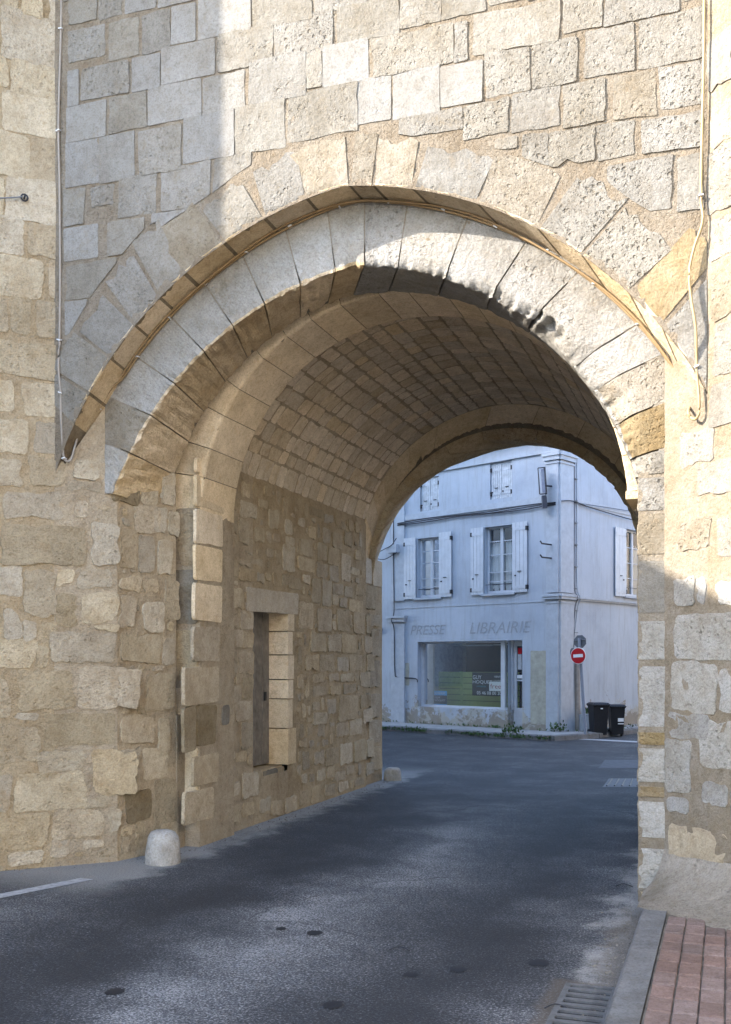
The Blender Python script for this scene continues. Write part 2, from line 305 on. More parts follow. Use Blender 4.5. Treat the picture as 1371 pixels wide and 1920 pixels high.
# ------------------------------------------------------------------ ground
def sheet(name, poly, z, mat, parent=None, kind='structure'):
    o = mesh_obj(name, [(x, y, z) for x, y in poly], [tuple(range(len(poly)))], mat, parent)
    if kind: o['kind'] = kind
    return o
road = sheet('road', [(-160, -160), (160, -160), (160, 200), (-160, 200)], 0, ROAD)
def gpt(x, y, z=0.):
    d = ray(x, y); t = (z - EYE) / d.z; p = EYEV + d * t; return p
# ------------------------------------------------------------------ gatehouse frames
A = Fr((-5.42, 7.5), (1, 1), (1, -1)); B = Fr((0, 7.5), (1, 0), (0, -1)); C = Fr((-.13, 7.5), (1, -1), (-1, -1))
D = Fr((-5.05, 7.87), (.258, .966), (.966, -.258)); W = Fr((-4.78, 0), (0, 1), (1, 0)); PIL = Fr((-4.70, 0), (0, 1), (1, 0)); RF = Fr((0, 7.8), (1, 0), (0, -1))
def nz(p, s): return noise.noise(Vector(p) * s)
def fbm(p, s): return nz(p, s) + .5 * nz(p, s * 2.1) + .25 * nz(p, s * 4.3)
gate = thing('stone_gatehouse', 'pale limestone town gatehouse with a pointed arch and vaulted passage over the road', 'gatehouse', (-2.85, 7.8, 0))
def grid(name, M, na, nb, mat, parent, amp=.009, nsc=5.5):
    """M(a,b)->(point, normal) with a,b in 0..1; the mortar bed, lightly uneven"""
    vs = []
    for i in range(na + 1):
        for j in range(nb + 1):
            p, n = M(i / na, j / nb); ed = min(1, min(i, na - i, j, nb - j) / 1.5)
            vs.append(p + n * (fbm(p, nsc) * amp * ed))
    fs = [(i * (nb + 1) + j, (i + 1) * (nb + 1) + j, (i + 1) * (nb + 1) + j + 1, i * (nb + 1) + j + 1) for i in range(na) for j in range(nb)]
    return mesh_obj(name, vs, fs, mat, parent, True)
def frect(fr, s0, s1, z0, z1):
    return lambda a, b: (fr(s0 + (s1 - s0) * a, z0 + (z1 - z0) * b), fr.n)
def outline(poly, step, rag, seed, ease=.024):
    """resample a polygon, ease its corners, roughen its edge"""
    P = [Vector((x, y, 0)) for x, y in poly]
    L_ = sum((P[i] - P[i - 1]).length for i in range(len(P))); pts = []
    n = max(10, min(40, int(L_ / step)))
    for i in range(len(P)):
        a, b = P[i], P[(i + 1) % len(P)]; k = max(2, round(n * (b - a).length / L_)); e = min(.2, ease / max(.02, (b - a).length))
        pts += [a.lerp(b, e + (1 - 2 * e) * q / (k - 1)) for q in range(k)]
    n = len(pts); c = sum(pts, Vector()) / n; out = []
    for i, q in enumerate(pts):
        dr = q - c
        f = nz((q.x, q.y, seed), 6) * 1.2 + .8 * nz((q.x, q.y, seed + 5), 17) + .5 * nz((q.x, q.y, seed + 9), 41)
        if f < -.2: f *= 1.6
        out.append(q + dr.normalized() * (f * rag))
    return out, sum(out, Vector()) / n
def area(P): return abs(sum(P[i - 1].x * P[i].y - P[i].x * P[i - 1].y for i in range(len(P)))) / 2
def stone(M, poly, name, mat, parent, h=.006, bev=.005, rag=.008, step=.045, keep=None, ease=.024):
    seed = random.random() * 50
    o, c = outline(poly, step, rag, seed, ease)
    if keep:
        a0 = area(o); o = [Vector((*keep(p.x, p.y), 0)) for p in o]; c = sum(o, Vector()) / len(o)
        if area(o) < .5 * a0 or area(o) < .008: return None
    n = len(o); hh = h * random.uniform(.7, 1.5); tx, ty = random.uniform(-.012, .012), random.uniform(-.012, .012)
    vs = [M(p.x, p.y, -.025) for p in o]; f1 = []
    for p in o:
        d = (c - p); q = p + d.normalized() * min(bev, d.length * .3)
        f1.append(M(q.x, q.y, max(.0015, hh + (q.x - c.x) * tx + (q.y - c.y) * ty + nz((q.x, q.y, seed), 5) * h * .35)))
    vs += f1 + f1 + [M(c.x, c.y, hh)]
    fs = [(i, (i + 1) % n, n + (i + 1) % n, n + i) for i in range(n)] + [(2 * n + i, 2 * n + (i + 1) % n, 3 * n) for i in range(n)]
    a, b, d = vs[2 * n], vs[2 * n + 1], vs[3 * n]
    if (b - a).cross(d - a).dot(M(c.x, c.y, 1) - M(c.x, c.y, 0)) < 0: fs = [f[::-1] for f in fs]
    return mesh_obj(name, vs, fs, mat, parent, True)
OCC = {}
def rects(fr, name, parent, rows, default, h=.006, rag=.008, keep=None, jit=.012, grow=0., ease=.024):
    for r in rows:
        mk = r[4] if len(r) > 4 else random.choice(default)
        s0, s1, z0, z1 = fr.rect(*r[:4])
        if s0 > s1: s0, s1 = s1, s0
        s0 -= grow; s1 += grow; z0 -= grow; z1 += grow; OCC.setdefault(id(fr), []).append((s0, s1, z0, z1))
        j = lambda: random.uniform(-jit, jit) * (.3 if mk == 's' else 1)
        poly = [(s0 + j(), z0 + j()), (s1 + j(), z0 + j()), (s1 + j(), z1 + j()), (s0 + j(), z1 + j())]
        rg = {'s': .002, 'l': .003, 'b': .004}.get(mk, rag)
        stone(fr, poly, name, ST[mk], parent, h=h, rag=rg, keep=keep, ease=ease)
def fill(fr, name, parent, s0, s1, z0, z1, mats, n, smin, smax, gap=.018, avoid=(), rag=.012, h=.008):
    """smaller stones in the gaps between the large ones"""
    rnd = random.Random(n * 7 + int(s1 * 100)); occ = OCC.setdefault(id(fr), []); done = 0
    for k in range(9000):
        if done >= n: break
        f = 1 - .6 * k / 9000; w = rnd.uniform(smin, smax) * f * rnd.uniform(.8, 1.6); hh = rnd.uniform(smin, smax) * f
        a = rnd.uniform(s0, s1 - w); b = rnd.uniform(z0, z1 - hh); q = (a, a + w, b, b + hh)
        if any(q[0] < o[1] + gap and q[1] > o[0] - gap and q[2] < o[3] + gap and q[3] > o[2] - gap for o in list(occ) + list(avoid)): continue
        occ.append(q); done += 1; j = lambda: rnd.uniform(-.012, .012)
        stone(fr, [(q[0] + j(), q[2] + j()), (q[1] + j(), q[2] + j()), (q[1] + j(), q[3] + j()), (q[0] + j(), q[3] + j())], name, ST[rnd.choice(mats)], parent, h=h, rag=rag)
# ---- arch curves
class Arc2:
    """pointed arch: left circle then right circle, t in 0..1, apex at .5"""
    def __init__(s, L, R, zl, zr):
        s.L, s.R = L, R; best = None
        for i in range(4000):                                   # apex: the crossing of both circles
            u = L[0] - 1.2 + 2.4 * i / 4000; q = L[2] ** 2 - (u - L[0]) ** 2; q2 = R[2] ** 2 - (u - R[0]) ** 2
            if q < 0 or q2 < 0: continue
            d = abs(L[1] + q ** .5 - R[1] - q2 ** .5)
            if best is None or d < best[0]: best = (d, u, L[1] + q ** .5)
        s.apex = best[1:]
        s.a0 = math.pi - math.asin((zl - L[1]) / L[2]); s.a1 = math.atan2(s.apex[1] - L[1], s.apex[0] - L[0])
        s.b0 = math.atan2(s.apex[1] - R[1], s.apex[0] - R[0]); s.b1 = math.asin((zr - R[1]) / R[2])
    def __call__(s, t):
        if t <= .5: c, a = s.L, s.a0 + (s.a1 - s.a0) * t * 2
        else: c, a = s.R, s.b0 + (s.b1 - s.b0) * (t * 2 - 1)
        return Vector((c[0] + c[2] * math.cos(a), 0, c[1] + c[2] * math.sin(a)))
    def rad(s, t):
        if t <= .5: a = s.a0 + (s.a1 - s.a0) * t * 2
        else: a = s.b0 + (s.b1 - s.b0) * (t * 2 - 1)
        return Vector((math.cos(a), 0, math.sin(a)))
    def near(s, u, z):
        return min((i / 400 for i in range(401)), key=lambda t: (s(t).x - u) ** 2 + (s(t).z - z) ** 2)
ARRIS = Arc2((-2.389, 2.199, 3.233), (-3.154, 2.017, 3.409), 3.25, 3.5)
CABLE = Arc2((-2.348, 2.159, 3.304), (-3.238, 2.036, 3.423), 3.2, 3.1)
R1F = Arc2((-2.457, 2.142, 2.78), (-3.115, 2.327, 2.597), 3.2, 3.1)
R1B = Arc2((-2.65, 2.64, 2.36), (-3.0, 2.55, 2.40), 3.15, 3.1)
VC = (-2.82, 3.13)
R2 = Arc2((VC[0], VC[1], 1.88), (-2.781, 3.0, 2.006), 3.14, 3.14); RV = Arc2((VC[0], VC[1], 2.1), (VC[0], VC[1], 2.1), 3.14, 3.14)
FA = Arc2((-2.806, 3.157, 2.046), (-2.806, 3.157, 2.046), 3.17, 3.17); FAB = Arc2((-2.974, 2.994, 1.895), (-2.90, 2.994, 1.95), 3.0, 3.0)
FB = Arc2((-2.93, 2.93, 1.85), (-2.93, 2.93, 1.85), 2.95, 2.95); FBB = Arc2((-2.764, 2.66, 2.211), (-2.80, 2.66, 2.211), 2.95, 2.95)
def clampR1(p): return Vector((min(max(p.x, -5.12), -.425), p.y, p.z))
def lerp(a, b, t): return a + (b - a) * t
def cell(p, s): return noise.voronoi(Vector(p) * s)[0][0]
def arch_block(name, cf, cb, co, t0, t1, v0, v1, mats, parent, gap=.0035, chip=.012, nt_=7, worn=None, proud=0., flute=0., qrows=(.08, .3, .6, 1.)):
    """a voussoir: front face at v0 (cf..co), soffit from cf (v0) to cb (v1), chipped arris; worn(t) -> (bite, bevel) in metres"""
    ln = max(.05, (cf(t1) - cf(t0)).length); g = gap / ln * (t1 - t0); T = [t0 + g + (t1 - t0 - 2 * g) * i / nt_ for i in range(nt_ + 1)]
    RR = tuple(1 - k / 15.5 for k in range(16)) if worn else (1., .7, .4, .15, .04); sd = random.random() * 40; cols = []
    for i, t in enumerate(T):
        o, f, b = co(t), cf(t), cb(t); rad = (o - f).normalized(); row = []; dep = (o - f).length
        e0 = nz((f.x, f.z, sd), 7); e1 = nz((f.x, f.z, sd), 19)
        ch = max(0., chip * (.45 + e1 + .5 * e0)); bite = bev = 0.
        if worn:
            bite, bev = worn(t); k = cell((f.x, f.z, sd), 9); bite *= .75 + .7 * nz((f.x, f.z, sd), 4) + .45 * e1; bev *= .9 + .35 * e0
        for r in RR:
            p = f.lerp(o, r); rag = nz((p.x, p.z, sd), 12) * .004; sp_ = r * dep
            fall = max(0., 1 - sp_ / max(.02, bev * 1.7)) if bev else 0.
            pr = -proud + rag + (ch * .75 if r < .1 else ch * .25 if r < .3 else 0) + fall * (bev * .8 + min(bev, .07) * (.4 * (cell((p.x, p.z, sd), 12) - .3) + .25 * nz((p.x, p.z, sd), 25))) + (bite * .5 if r < .1 else 0)
            q = p + rad * ((ch + bite) * max(0., 1 - r * 3.2)); row.append(Vector((q.x, v0 + pr, q.z)))
        row.append(Vector((f.x, v0 + ch * 1.3 + bev * .95 + bite * .6, f.z)) + rad * (ch * .9 + bite + bev * .12))
        for q in qrows:
            p = f.lerp(b, q) + rad * ((ch * .5 + bite * .8) * max(0, 1 - q * 2.2) + flute * (nz((f.x * 3, q * .8, f.z * 3 + sd), 6) + (.8 * cell((f.x, q * .35, f.z + sd), 11) - .3 if worn or flute > .01 else 0)))
            row.append(Vector((p.x, max(lerp(v0, v1, q), row[-1].y + .004), p.z)))
        cols.append((row, rad))
    nr = len(cols[0][0]); nf = len(RR)
    def side(k):
        row, rad = cols[k]; return [p + (Vector((0, .04, 0)) if i < nf - 1 else rad * .04) for i, p in enumerate(row)]
    allc = [side(0), cols[0][0]] + [c[0] for c in cols] + [cols[-1][0], side(-1)]
    vs = [p for c in allc for p in c]; fs = []; mi = []
    for i in range(len(allc) - 1):
        if i in (1, len(allc) - 3): continue
        for j in range(nr - 1):
            fs.append((i * nr + j, i * nr + j + 1, (i + 1) * nr + j + 1, (i + 1) * nr + j)); mi.append(0 if j < nf - 1 else (len(mats) - 1))
    a, b, d = vs[2 * nr], vs[2 * nr + 1], vs[3 * nr]
    if (b - a).cross(d - a).y > 0: fs = [f[::-1] for f in fs]
    return mesh_obj(name, vs, fs, mats, parent, worn is not None or flute <= .01, mi)
# ------------------------------------------------------------------ gatehouse: front wall (between the two canted towers)
fw = None
def fwM(a, b):
    p = ARRIS(a); o = Vector((lerp(-5.44, -.11, a), 0, 9.5)); q = p.lerp(o, b ** 1.7)
    if q.x < -5.44: q.x = -5.44
    if q.x > -.11: q.x = -.11
    return Vector((q.x, 7.5, q.z)), Vector((0, -1, 0))
fw = grid('front_wall', fwM, 130, 150, MORT, gate, .0045, 9.)
# outer order soffit bed and stones
def clampB(p): return Vector((min(max(p.x, -5.415), -.135), p.y, p.z))
outer = grid('outer_arch', lambda a, b: (lambda f, c: (Vector((lerp(f.x, c.x, b), lerp(7.5, 7.82, b), lerp(f.z, c.z, b))), Vector((-ARRIS.rad(a).x, 0, -ARRIS.rad(a).z))))(clampB(ARRIS(a) + ARRIS.rad(a) * .005), CABLE(a) + CABLE.rad(a) * .005), 90, 4, MORT, gate, 0)
def ringlen(t): return .43 + .13 * nz((t * 9, 1.3, 0), 1.) + (.06 if t < .3 or t > .72 else -.03)
def keep_ring(u, z):
    t = ARRIS.near(u, z); f = ARRIS(t); lim = ringlen(t) + .035; d = Vector((u, 0, z)) - f; r = ARRIS.rad(t)
    if d.dot(r) < lim and 0.01 < t < .99: q = f + r * lim; return q.x, q.z
    return u, z
jp = [(141, 798), (168, 735), (205, 668), (252, 606), (300, 558), (347, 516), (420, 449), (496, 405), (574, 372), (655, 344), (700, 345), (776, 358), (893, 383), (1010, 430), (1083, 484), (1180, 545), (1238, 612), (1283, 680)]
jt = sorted(ARRIS.near(*B.px(*p)) for p in jp)
jt[-1] = .985
mat_ring = list('wwwwwcwwcccpcpptpp')
for i in range(len(jt) - 1):
    tm = (jt[i] + jt[i + 1]) / 2; Ln = ringlen(tm) * random.uniform(.86, 1.12); sk = random.uniform(-.012, .012)
    co = lambda t, Ln=Ln, sk=sk: clampB(ARRIS(t + sk) + ARRIS.rad(t) * (Ln * (1 + .16 * nz((t * 55, 0, 0), 1) + .12 * nz((t * 160, 3, 0), 1))))
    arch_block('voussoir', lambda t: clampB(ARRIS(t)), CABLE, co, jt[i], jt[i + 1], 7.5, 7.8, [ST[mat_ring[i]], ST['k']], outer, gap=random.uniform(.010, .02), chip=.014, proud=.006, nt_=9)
Bst = [(130,183,-10,42,'w'),(188,231,-15,33,'w'),(235,292,-20,20,'s'),(297,370,-30,6,'s'),(129,197,53,113,'w'),(207,263,38,106,'w'),(269,318,23,96,'w'),(323,366,10,80,'s'),(373,470,-15,65,'s'),(475,586,-15,43,'w'),(590,690,-30,15,'w'),
(129,147,133,199,'s'),(153,242,123,181,'w'),(249,300,106,168,'s'),(304,403,83,148,'s'),(410,512,53,128,'w'),(516,624,30,103,'p'),(632,745,5,75,'w'),(750,825,-15,48,'w'),(831,909,-20,30,'w'),(917,982,-30,5,'w'),(990,1045,-45,-5,'w'),
(126,199,196,261,'s'),(207,275,181,242,'w'),(279,377,156,226,'s'),(382,458,138,206,'p'),(468,571,108,186,'p'),(577,602,98,166,'w'),(607,690,80,156,'s'),(698,851,58,132,'w'),(856,878,40,112,'w'),(888,1047,15,90,'w'),(1055,1130,-8,58,'w'),(1136,1275,-25,32,'w'),(1282,1318,-60,0,'w'),
(124,185,264,347,'s'),(187,252,252,338,'s'),(263,337,242,322,'w'),(345,439,214,299,'s'),(443,536,194,282,'p'),(541,668,168,257,'w'),(672,733,146,228,'s'),(738,823,128,218,'s'),(827,904,120,195,'s'),(912,993,95,175,'p'),(1000,1083,76,158,'p'),(1096,1190,50,138,'w'),(1197,1316,28,118,'w'),
(400,470,292,357,'w'),(476,569,274,322,'s'),(302,395,310,390,'w'),(224,293,332,403,'w'),(171,214,350,385,'w'),(122,158,357,423,'w'),(285,351,398,425,'s'),(201,272,415,473,'w'),(121,184,425,486,'s'),
(126,217,493,558,'w'),(222,247,483,516,'w'),(166,196,561,596,'w'),(123,163,565,626,'s'),(125,160,640,700,'s'),
(748,866,212,250,'w'),(872,952,193,256,'p'),(960,1048,170,242,'p'),(1056,1136,156,232,'w'),(1149,1227,140,220,'c'),(1237,1316,122,200,'p'),
(927,972,259,277,'p'),(981,1028,250,312,'p'),(1031,1116,244,308,'w'),(1120,1191,234,295,'p'),(1205,1316,217,282,'p'),
(1140,1258,302,396,'p'),(1268,1316,290,393,'p'),(1267,1316,408,484,'p'),(1215,1296,505,610,'p'),(1160,1258,410,500,'t'),(1045,1135,308,360,'t'),(1256,1305,607,672,'p'),(1240,1300,686,735,'p')]
rects(B, 'facing_stone', fw, Bst, 'w', h=.006, rag=.008, keep=keep_ring, grow=.009, ease=.010)
# courses above the frame
z = 7.35
while z < 9.1:
    u = -5.35; hz = random.uniform(.26, .34)
    while u < -.3:
        wd = random.uniform(.3, .62); stone(B, [(u, z), (min(u + wd, -.2), z), (min(u + wd, -.2), z + hz), (u, z + hz)], 'facing_stone', ST[random.choice('wwsp')], fw, step=.14); u += wd + .03
    z += hz + .03
# ---- canted tower walls
twA = grid('tower_wall', frect(A, -3., 0, 0, 9.5), 70, 200, MORTG, gate, .005, 8.)
grid('tower_return', lambda a, b: (A(.535 * a, b * min(3.98, 3.30 + (3.97 - 3.30) * a / .8)), A.n), 14, 80, MORTG, twA, .006, 8.)
Ast = [(-60,2,-20,30),(3,112,22,120,'q'),(20,112,118,186),(-20,14,95,160),(3,110,180,252,'q'),(-30,55,246,330,'q'),(58,109,258,345,'r'),(9,108,334,418,'q'),(-30,5,330,400),(-30,44,405,474,'q'),(53,111,420,482,'r'),(-20,80,482,555,'q'),(92,113,488,560,'r'),(-20,14,556,622,'g'),(22,57,557,624,'g'),(68,111,565,633,'g'),(-30,112,640,705,'q'),(-20,26,712,770,'q'),(42,116,718,782,'q'),(-30,52,783,850,'q'),(66,112,792,850,'g'),
(0,32,-10,20,'q'),(42,78,-20,32,'q'),(92,112,-10,48,'q')]
rects(A, 'tower_stone', twA, Ast, 'qqr', h=.006, rag=.014, grow=.006)
A2 = [(55,122,862,912,'g'),(-30,42,864,910,'g'),(138,186,862,898,'q'),(125,185,905,920,'g'),(6,115,923,974,'g'),(5,158,985,1062,'g'),(172,219,983,1060,'q'),(-20,40,1062,1120,'q'),(47,103,1072,1152,'g'),(110,138,1070,1100,'q'),(148,210,1070,1098,'q'),(112,146,1117,1176,'g'),(156,218,1112,1168,'q'),(5,40,1140,1194,'q'),(46,68,1160,1198,'q'),(78,108,1162,1212,'g'),(176,220,1172,1181,'q'),(98,218,1187,1243,'g'),(-30,65,1200,1255,'q'),(70,94,1210,1250,'q'),(34,138,1257,1328,'g'),(146,262,1252,1330,'r'),(-30,17,1275,1345,'r'),(84,216,1337,1398,'g'),(0,70,1362,1430,'r'),(73,162,1408,1447,'q'),(30,160,1447,1520,'q'),(-30,20,1455,1525,'r'),(175,262,1408,1490,'r'),(162,206,1496,1514,'q'),(0,88,1528,1590,'r'),(98,190,1519,1570,'r'),(201,227,1519,1566,'q'),(-60,-5,1590,1625,'r'),(32,68,1338,1347,'q'),(98,128,1575,1605,'r'),(20,80,1596,1622,'r')]
rects(A, 'tower_stone', twA, A2, 'rqg', h=.008, rag=.020, jit=.02, grow=.006)
fill(A, 'tower_stone', twA, -1., .50, .06, 3.2, 'rrg', 60, .07, .2, rag=.018)
twC = grid('tower_wall', frect(C, 0, 3., 0, 9.5), 60, 160, MORTC, gate, .009, 5.)
grid('tower_return', lambda a, b: (C(-.45 * a, b * min(3.98, 3.58 + .5 * a)), C.n), 12, 60, MORTC, twC, .008)
Cst = [(1328,1375,60,165,'w'),(1332,1400,182,262,'c'),(1328,1380,272,392,'w'),(1330,1400,402,482,'w'),(1336,1420,500,590,'c'),(1338,1392,602,700,'w'),(1330,1400,712,795,'w'),(1278,1340,804,873,'w'),(1305,1390,862,925,'w'),(1274,1330,977,1035,'c'),(1345,1420,960,1040,'w'),(1263,1305,1080,1137,'y'),(1306,1324,1079,1135,'y'),(1342,1400,1087,1135,'y'),
(1268,1400,1150,1237,'y'),(1258,1345,1242,1334,'y'),(1348,1420,1252,1340,'y'),(1256,1330,1340,1386,'y'),(1312,1420,1352,1440,'y'),(1248,1295,1387,1487,'y'),(1317,1364,1464,1514,'y'),(1252,1293,1494,1524,'y'),(1254,1361,1555,1642,'g'),(1340,1400,1690,1748,'g'),(1368,1420,1480,1560,'w')]
rects(C, 'tower_stone', twC, Cst, 'wc', h=.005, rag=.018, jit=.015)
pp = [(-.004, .40), (.05, .31), (.14, .235), (.27, .175), (.40, .135), (.53, .105)]
grid('plinth', lambda a, b: ((lambda q, r, f: (C(lerp(-.44, 3, a), lerp(q[1], r[1], f), lerp(q[0], r[0], f) * (1 if a > .1 else .35 + 6.5 * a)), (C.n + Vector((0, 0, 1))).normalized()))(pp[min(4, int(b * 5))], pp[min(5, int(b * 5) + 1)], b * 5 - min(4, int(b * 5)))), 60, 15, MORTP, twC, .016, 4.)
# the rest of the towers' bodies, plain beyond the frame
body = MB()
def wallq(p, q, z0=0, z1=9.5): body.add([(p[0], p[1], z0), (q[0], q[1], z0), (q[0], q[1], z1), (p[0], p[1], z1)], [(0, 1, 2, 3)])
aL = A(-3, 0); cR = C(3, 0)
pts = [(aL.x, aL.y), (aL.x - 2.6, aL.y), (aL.x - 4.3, aL.y + 1.8), (aL.x - 4.3, 14.64)]
for i in range(len(pts) - 1): wallq(pts[i], pts[i + 1])
pts = [(cR.x, cR.y), (cR.x + 2.6, cR.y), (cR.x + 4.3, cR.y + 1.8), (cR.x + 4.3, 14.64)]
for i in range(len(pts) - 1): wallq(pts[i], pts[i + 1])
lx, rx = aL.x - 4.3, cR.x + 4.3
body.add([(lx, 5.4, 9.49), (rx, 5.4, 9.49), (rx, 14.64, 9.49), (lx, 14.64, 9.49)], [(0, 1, 2, 3)])
NB = 40                                                            # rear wall with its arched opening
for i in range(NB):
    a, b = FBB(i / NB) + FBB.rad(i / NB) * .05, FBB((i + 1) / NB) + FBB.rad((i + 1) / NB) * .05
    a2, b2 = Vector((lerp(lx, rx, i / NB), 0, 9.5)), Vector((lerp(lx, rx, (i + 1) / NB), 0, 9.5))
    body.add([(a.x, 14.64, a.z), (b.x, 14.64, b.z), (b2.x, 14.64, b2.z), (a2.x, 14.64, a2.z)], [(0, 1, 2, 3)])
body.add([(lx, 14.64, 0), (-4.86, 14.64, 0), (FBB(0).x - .05, 14.64, 2.95), (lx, 14.64, 9.5)], [(0, 1, 2, 3)])
body.add([(rx, 14.64, 0), (-.6, 14.64, 0), (FBB(1).x + .05, 14.64, 2.95), (rx, 14.64, 9.5)], [(0, 1, 2, 3)])
body.build('outer_body', ST['c'], gate)
# ---- inner arch (ring of dressed voussoirs behind the outer order)
CAB2 = lambda t: clampR1(CABLE(t) + CABLE.rad(t) * .02)
ring1 = grid('inner_arch', lambda a, b: ((lambda f, o, k: (Vector((lerp(o.x, f.x, b / .5), 7.8025 + ((.14 if b > .2 else 0) if a > .64 else (.05 if b > .4 else 0)), lerp(o.z, f.z, b / .5))) if b <= .5 else Vector((lerp(f.x, k.x, b * 2 - 1), lerp(7.815, 8.56, b * 2 - 1), lerp(f.z, k.z, b * 2 - 1))), Vector((0, 0, 0))))(R1F(a) + R1F.rad(a) * (.13 if a > .6 else .05), CAB2(a), R1B(a) + R1B.rad(a) * .012)), 80, 6, MORTC, gate, 0)
def bump1(t, c, w): return max(0., 1 - abs(t - c) / w)
T_B = [R1F.near(*RF.px(*p)) for p in ((836, 508), (925, 560), (1010, 610), (1066, 690), (1130, 780), (1180, 880))]
def wear_right(t):
    bite = .006 + .03 * bump1(t, T_B[0], .03) + .05 * bump1(t, T_B[1], .04) + .13 * max(0., min(1., 1.6 * bump1(t, T_B[2], .04))) + .03 * bump1(t, T_B[4], .05)
    bev = .015 + .04 * bump1(t, T_B[1], .05) + .11 * bump1(t, T_B[3], .07) + .13 * bump1(t, T_B[4], .09) + .07 * bump1(t, T_B[5], .05)
    return bite, bev
def tR1(x, y): return R1F.near(*RF.px(x, y))
j1 = [(203, 919), (257, 855), (289, 784), (332, 722), (378, 655), (436, 612), (497, 570), (563, 530), (629, 507), (686, 492), (746, 496), (836, 512), (917, 560), (985, 610), (1066, 690), (1101, 733), (1140, 800), (1170, 860)]
t1 = [0.0] + [tR1(*p) for p in j1[1:]] + [1.0]
for i in range(len(t1) - 1):
    tm = (t1[i] + t1[i + 1]) / 2; right = tm > .53
    fm = 'f' if (tm < .9 and i not in (1,)) else 'c'
    if i == 1: fm = 'c'
    if i >= len(t1) - 3: fm = 't' if i == len(t1) - 3 else 'p'
    arch_block('dressed_voussoir', R1F, R1B, CAB2, t1[i], t1[i + 1], 7.8, 8.55, [ST['x' if right and fm == 'f' else fm], ST['k' if tm < .5 else 'x']], ring1,
               chip=.03 if not right else .016, worn=wear_right if right else None, nt_=16 if not right else 24, gap=.0055, flute=.022 if not right else .011, qrows=(.05, .15, .3, .5, .75, 1.))
# ---- left jamb of the inner arch, groove, pilaster
jam = grid('jamb', frect(D, 0, .735, 0, 3.25), 20, 80, MORTG, gate, .008, 8.)
Dst = [(248,300,948,1000,'r'),(283,312,950,1000,'q'),(316,336,958,1008,'q'),(222,256,990,1062,'r'),(262,290,1008,1076,'g'),(296,322,1008,1076,'q'),(222,262,1080,1108,'r'),(264,296,1086,1112,'r'),(308,336,1085,1160,'g'),(222,252,1115,1175,'r'),(266,306,1130,1184,'q'),(224,302,1190,1242,'q'),(306,328,1195,1245,'g'),(272,328,1262,1328,'g'),(228,290,1343,1395,'r'),(296,318,1345,1410,'q'),(225,262,1405,1485,'r'),(268,316,1402,1462,'q'),(236,286,1484,1540,'t'),(290,330,1460,1560,'g'),(300,333,1545,1578,'r'),
(212,262,905,945,'t'),(262,298,890,945,'q'),(302,325,885,950,'q')]
rects(D, 'rubble_stone', jam, Dst, 'rqg', h=.011, rag=.018, jit=.02)
fill(D, 'rubble_stone', jam, .03, .70, .06, 3.1, 'rrg', 26, .08, .2, rag=.016)
gr = MB()
gM = lambda u, v, z: Vector((u, v, z))
gr.add([(-4.86, 8.58, 0), (-5.0, 8.58, 0), (-5.0, 8.58, 5.2), (-4.86, 8.58, 5.2)], [(0, 1, 2, 3)])
gr.add([(-5.0, 8.58, 0), (-5.0, 8.73, 0), (-5.0, 8.73, 5.2), (-5.0, 8.58, 5.2)], [(0, 1, 2, 3)])
gr.add([(-5.0, 8.73, 0), (-4.70, 8.75, 0), (-4.70, 8.75, 3.2), (-5.0, 8.73, 3.2)], [(0, 1, 2, 3)])
gr.box(ID, (-5.0, 8.582, 0), (-4.85, 8.728, 1.25)); gr.build('portcullis_groove', MORTG, gate)
pil = grid('pier', frect(PIL, 8.75, 9.47, 0, 3.2), 16, 70, MORTG, gate, .005, 8.)
mb = MB(); mb.add([(-4.70, 9.47, 0), (-4.78, 9.47, 0), (-4.78, 9.47, 3.2), (-4.70, 9.47, 3.2)], [(0, 1, 2, 3)]); mb.build('pier_side', MORTG, pil)
Pst = [(368,420,865,896,'b'),(368,421,897,955,'b'),(366,418,960,1022,'b'),(366,416,1025,1090,'b'),(364,416,1095,1165,'b'),(362,412,1175,1240,'r'),(345,410,1250,1320,'r'),(370,405,1322,1398,'t'),(344,368,1325,1410,'g'),(362,410,1415,1470,'r'),(345,400,1480,1540,'r'),(415,430,1322,1360,'c')]
rects(PIL, 'rubble_stone', pil, Pst, 'b', h=.006, rag=.006)
# groove front-side small stones on the pier's front face
GF = Fr((-5.0, 8.74), (1, 0), (0, -1))
for z0, z1 in ((.5, .95), (1.0, 1.5), (1.56, 2.05), (2.1, 2.62), (2.66, 3.15)):
    stone(GF, [(.03, z0), (.28, z0), (.28, z1), (.03, z1)], 'rubble_stone', ST[random.choice('bcr')], pil, h=.006, rag=.004)
